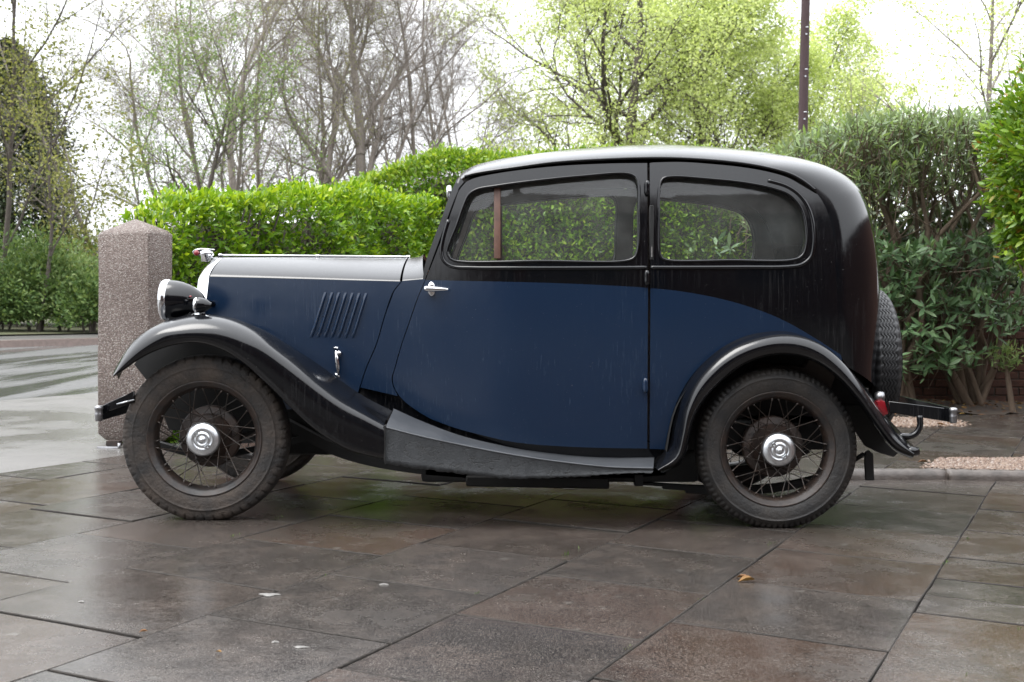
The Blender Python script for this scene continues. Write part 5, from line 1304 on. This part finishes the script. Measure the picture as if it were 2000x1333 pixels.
for k in range(4):
    rr = random.Random(k); V, Fc = boxv(-.1075, .1075, -.051, .051, -.0325, .0325); V = [(x + rr.uniform(-.003, .003), y + rr.uniform(-.003, .003), z + rr.uniform(-.002, .002)) for x, y, z in V]
    bm = bmesh.new(); vs = [bm.verts.new(v) for v in V]; [bm.faces.new([vs[i] for i in f]) for f in Fc]; bmesh.ops.bevel(bm, geom=bm.edges[:], offset=.005, segments=1, affect='EDGES')
    me = bpy.data.meshes.new('brick'); bm.to_mesh(me); bm.free(); me.materials.append(M_BRICK); bme.append(me)
rr = random.Random(2)
for c in range(11):
    for k in range(7):
        x = 2.33 - k * .2255 - (.113 if c % 2 else 0)
        o = bpy.data.objects.new('brick', bme[rr.randrange(4)]); COL.objects.link(o); o.parent = bw
        o.location = Vector((x, 11.11 + rr.uniform(-.004, .003), g(1) + .035 + c * .0755)) - WL[bw]
for c in range(14):
    for k in range(-1, 20):
        x = 2.52 + k * .2255 + (.113 if c % 2 else 0)
        if x < 2.5 or x > 6.9: continue
        if not (x < .44 * wy + .1): continue
        o = bpy.data.objects.new('brick', bme[rr.randrange(4)]); COL.objects.link(o); o.parent = bw
        o.location = Vector((x, wy + .05 + rr.uniform(-.004, .003), g(4) + .035 + c * .0755)) - WL[bw]; o.rotation_euler = (0, rr.uniform(-.006, .006), rr.uniform(-.008, .008))

# ------------------------------------------------------------------ gravel, edging, litter
def scatter(name, n, fn, size, mat, seed, flat=.6):
    r_ = np.random.default_rng(seed); O = np.array([(1, 0, 0), (0, 1, 0), (-1, 0, 0), (0, -1, 0), (0, 0, 1), (0, 0, -1)], float); OT = np.array([(0, 1, 4), (1, 2, 4), (2, 3, 4), (3, 0, 4), (1, 0, 5), (2, 1, 5), (3, 2, 5), (0, 3, 5)])
    pos = np.array([fn(r_) for _ in range(n)]); a = r_.uniform(0, 6.28, n); sx = size * r_.uniform(.5, 1.3, (n, 1)); sh = r_.uniform(.6, 1.3, (n, 6, 1))
    B = O[None] * sh * sx[:, None]; B[:, :, 2] *= flat; c, s = np.cos(a)[:, None], np.sin(a)[:, None]
    R_ = np.stack([B[:, :, 0] * c - B[:, :, 1] * s, B[:, :, 0] * s + B[:, :, 1] * c, B[:, :, 2]], 2) + pos[:, None]
    T = (OT[None] + (np.arange(n) * 6)[:, None, None]).reshape(-1, 3)
    return mknp(name, R_.reshape(-1, 3), T, mat, smooth=False)
def gpt(u, v):      # a pixel on the ground
    d = 8.0
    for _ in range(8):
        x = (u - 1000) * d / F; d = (H - g(x)) * F / (v - HZ)
    return x, d
def patch(quad, soft):
    q = [gpt(u, v) for u, v in quad]
    def fn(r_):
        a, b = r_.random(), r_.random(); a = a + r_.normal(0, soft); b = b + r_.normal(0, soft)
        x = (q[0][0] * (1 - a) + q[1][0] * a) * (1 - b) + (q[3][0] * (1 - a) + q[2][0] * a) * b; y = (q[0][1] * (1 - a) + q[1][1] * a) * (1 - b) + (q[3][1] * (1 - a) + q[2][1] * a) * b
        return x, y, g(x) + r_.uniform(-.002, .006)
    return fn
tag(scatter('gravel', 3800, patch([(1725, 816), (1860, 819), (1880, 832), (1730, 834)], .06), .011, M_GRAVEL, 1), 'small patch of tan gravel spilled on the slabs behind the rear bumper', 'gravel', kind='stuff')
tag(scatter('gravel', 5200, patch([(1840, 896), (2060, 896), (2060, 921), (1810, 915)], .035), .0095, M_GRAVEL, 2), 'patch of tan gravel along the concrete edging', 'gravel', kind='stuff')
V, Fc = [], []
edg = empty('edging', (2.4, 6.05, g(2.4))); edg['kind'] = 'structure'
pts = [gpt(1640, 938), gpt(1852, 938), gpt(2080, 942)]
for k, (a, b) in enumerate(((pts[0], pts[1]), (pts[1], pts[2]))):
    a, b = Vector((*a, 0)), Vector((*b, 0)); dd = (b - a).normalized(); nn = Vector((-dd.y, dd.x, 0)); V = []; r0 = .052 if k == 0 else .045
    sec = [(-r0, -.05), (-r0, .018), (-r0 * .75, .042), (0, .052), (r0 * .75, .042), (r0, .018), (r0, -.05)]
    ns = 24; rr = random.Random(k)
    for i in range(ns + 1):
        c = a + dd * (.006 + ((b - a).length - .012) * i / ns)
        for y, z in sec: q = c + nn * (y + r0 + rr.uniform(-.002, .002)); V.append((q.x, q.y, g(q.x) + z + rr.uniform(-.0025, .0025)))
    o = mk('kerbstone', V, grid_faces(ns + 1, len(sec), flip=True) + [tuple(range(7)), tuple(ns * 7 + i for i in range(6, -1, -1))], M_EDGING, edg)
# soil strip with litter along the wall foot
V = []; 
for i in range(40):
    x = 1.3 + i * .14
    for y in (10.15 + .12 * math.sin(i * .9) + .05 * math.sin(i * 2.7), 10.5, 11.3): V.append((x, y, g(x) + (.004 if y < 10.4 else .03) + .012 * math.sin(i * 1.7 + y * 9)))
tag(mk('soil_bed', V, grid_faces(40, 3), M_EARTH), kind='structure')
r_ = np.random.default_rng(31); n = 900; x = r_.uniform(1.4, 5.6, n); y = 11.1 - np.abs(r_.normal(0, .55, n)); z = np.array([g(q) for q in x]) + .028 + r_.uniform(0, .02, n)
z = np.where(y < 10.3, z - .02, z); a = r_.uniform(0, 6.28, n); D = np.stack([np.cos(a), np.sin(a), r_.normal(0, .2, n)], 1); Nn = unit(np.stack([r_.normal(0, .35, n), r_.normal(0, .35, n), np.ones(n)], 1)); L_ = r_.uniform(.03, .07, n)
V, T = leaves(np.stack([x, y, z], 1), D, Nn, L_, L_ * .5, 4); tag(mknp('leaf_litter', V, T, M_LITTER), 'brown leaf litter along the foot of the brick wall', 'leaf litter', kind='stuff')
# single things lying on the slabs
for k, (u, v, sz, mt, lb) in enumerate(((1475, 1137, .030, M_LITTER, 'curled brown leaf lying in a paving joint'), (1462, 1134, .022, M_LITTER, 'small brown leaf beside the curled leaf on the paving'), (289, 1238, .012, M_LITTER, 'tiny orange leaf fragment on the grey slab'), (433, 1280, .010, M_LITTER, 'tiny brown leaf fragment on the dark slab'), (1845, 832, .035, M_LITTER, 'yellowed leaf lying on the slabs by the gravel'), (1812, 905, .03, M_LITTER, 'yellow leaf on the slab beside the gravel edge'))):
    x, y = gpt(u, v); rr = random.Random(k); a = rr.uniform(-.6, .6)
    V = [(q[0] * sz * 1.0, q[1] * sz * 2, (q[2] + .25 * abs(q[0])) * sz * 2.0 + .003) for q in LEAF8]; c_, s_ = math.cos(a + 1.4), math.sin(a + 1.4)
    o = mk('fallen_leaf', [(p * c_ - q * s_ + x, p * s_ + q * c_ + y, z + g(x) + .004) for p, q, z in V], [tuple(t) for t in LEAF8T], mt); tag(o, lb, 'leaf', 'leaves on the paving')
for k, (u, v, sx, sy, lb) in enumerate(((526, 1163, .026, .009, 'white splash of bird dropping on the slab joint'), (587, 1266, .017, .004, 'thin white smear on the brown slab'), (537, 1256, .008, .003, 'small white spot on the brown slab'), (750, 1143, .012, .003, 'pale chip on the slab edge under the door'), (160, 1177, .008, .003, 'small pale spot on the grey slab by itself'))):
    x, y = gpt(u, v); rr = random.Random(k + 20); V = []
    for q, (sc, z) in enumerate(((1, .0005), (.75, .003), (.3, .004))):
        for j in range(18):
            a = 2 * math.pi * j / 18; r = sc * (1 + .35 * math.sin(3 * a + k) + .2 * math.sin(7 * a + k)); V.append((x + sx * r * math.cos(a), y + sy * 1.6 * r * math.sin(a), g(x + sx * r * math.cos(a)) + z + .001))
    o = mk('droppings', V, grid_faces(3, 18, closed_c=True) + [tuple(36 + j for j in range(18))], M_WHITE); tag(o, lb, 'droppings', 'white marks on the paving')
# grass tufts in the joints
r_ = np.random.default_rng(77); pos, D = [], []
for (u, v, n, sp_) in ((460, 1046, 40, .02), (1108, 1082, 30, .03), (1230, 1264, 18, .012), (1228, 1270, 12, .01), (1848, 1098, 26, .02), (1890, 1052, 22, .02), (545, 1012, 30, .03), (632, 1126, 16, .01), (1888, 1318, 14, .012), (120, 953, 40, .05), (1505, 1062, 20, .02), (1700, 872, 30, .03), (1795, 880, 40, .05), (1370, 1170, 14, .01), (930, 1160, 14, .012), (1992, 1228, 14, .012)):
    x, y = gpt(u, v)
    for _ in range(n // 2):
        s_ = r_.normal(0, sp_); pos.append((x + TV[0] * s_, y + TV[1] * s_, g(x) - .008)); D.append((r_.normal(0, .5), r_.normal(0, .5), 1))
pos = np.array(pos); D = unit(np.array(D)); L_ = r_.uniform(.009, .022, len(pos)); V, T = leaves(pos, D, unit(r_.normal(0, 1, D.shape)), L_, L_ * .22, 4)
tag(mknp('joint_grass', V, T, M_GRASS), 'tiny tufts of grass growing in the paving joints', 'grass', kind='stuff')

# ------------------------------------------------------------------ the house behind the viewer (its dark front shows in the car's paint)
hb = empty('brick_house', (0, -7, 0), 'red brick house facing the paved forecourt', 'house')
hx0, hx1, hy0, hy1, hz = -6.5, 7.5, -13.5, -6.0, 5.3
ops = [(-5, -3, .9, 2.2), (-1.6, .4, .9, 2.2), (3.4, 5.9, .9, 2.2), (-5, -3.2, 3.4, 4.7), (-1.4, .2, 3.4, 4.7), (3.6, 5.6, 3.4, 4.7), (1.4, 2.4, 0.05, 2.15)]
cutx = sorted({hx0, hx1, *[o[0] for o in ops], *[o[1] for o in ops]}); cutz = sorted({-.2, hz, *[o[2] for o in ops], *[o[3] for o in ops]})
V, Fc = [], []
for a, b in zip(cutx[:-1], cutx[1:]):
    for c, d in zip(cutz[:-1], cutz[1:]):
        if any(o[0] <= (a + b) / 2 <= o[1] and o[2] <= (c + d) / 2 <= o[3] for o in ops): continue
        k = len(V); V += [(a, hy1, c), (b, hy1, c), (b, hy1, d), (a, hy1, d)]; Fc.append((k, k + 3, k + 2, k + 1))
k = len(V); V += [(hx0, hy0, -.2), (hx1, hy0, -.2), (hx1, hy0, hz), (hx0, hy0, hz), (hx0, hy1, -.2), (hx1, hy1, -.2), (hx1, hy1, hz), (hx0, hy1, hz), (hx0, (hy0 + hy1) / 2, hz + 2.8), (hx1, (hy0 + hy1) / 2, hz + 2.8)]
Fc += [(k, k + 1, k + 2, k + 3), (k, k + 3, k + 8, k + 7, k + 4), (k + 1, k + 5, k + 6, k + 9, k + 2)]; mk('wall', V, Fc, M_HOUSE, hb, False)
ry = (hy0 + hy1) / 2
V, Fc = prism([(hy1 + .4, hz - .15), (ry, hz + 2.95), (hy0 - .4, hz - .15), (hy0 - .4, hz - .05), (ry, hz + 3.1), (hy1 + .4, hz - .03)], hx0 - .3, hx1 + .3)
rf = mk('roof', [(y, x, z) for x, y, z in V], Fc, M_TILE, hb, False)
V, Fc = boxv(-4.2, -3.2, ry - .3, ry + .3, hz + 2.2, hz + 4.2); mk('chimney', V, Fc, M_HOUSE, rf, False)
for i, o in enumerate(ops):
    a, b, c, d = o
    if i == 6:
        V, Fc = boxv(a + .03, b - .03, hy1 - .12, hy1 - .07, c, d - .03); bevel_mesh('door', V, Fc, M_BLUE, hb, .01, 1); continue
    parts = [boxv(a + .002, a + .07, hy1 - .12, hy1 - .05, c + .002, d - .002), boxv(b - .07, b - .002, hy1 - .12, hy1 - .05, c + .002, d - .002), boxv(a + .07, b - .07, hy1 - .12, hy1 - .05, c + .002, c + .07), boxv(a + .07, b - .07, hy1 - .12, hy1 - .05, d - .07, d - .002), boxv((a + b) / 2 - .03, (a + b) / 2 + .03, hy1 - .12, hy1 - .055, c + .07, d - .07)]
    V, Fc = merge(*parts); wn = mk('window', V, Fc, M_WHITE, hb, False)
    mk('pane', [(a + .05, hy1 - .09, c + .05), (b - .05, hy1 - .09, c + .05), (b - .05, hy1 - .09, d - .05), (a + .05, hy1 - .09, d - .05)], [(0, 3, 2, 1)], M_PANE, wn, False)
    V, Fc = boxv(a - .08, b + .08, hy1 - .05, hy1 + .06, c - .08, c - .002); mk('sill', V, Fc, M_KERB, wn, False)
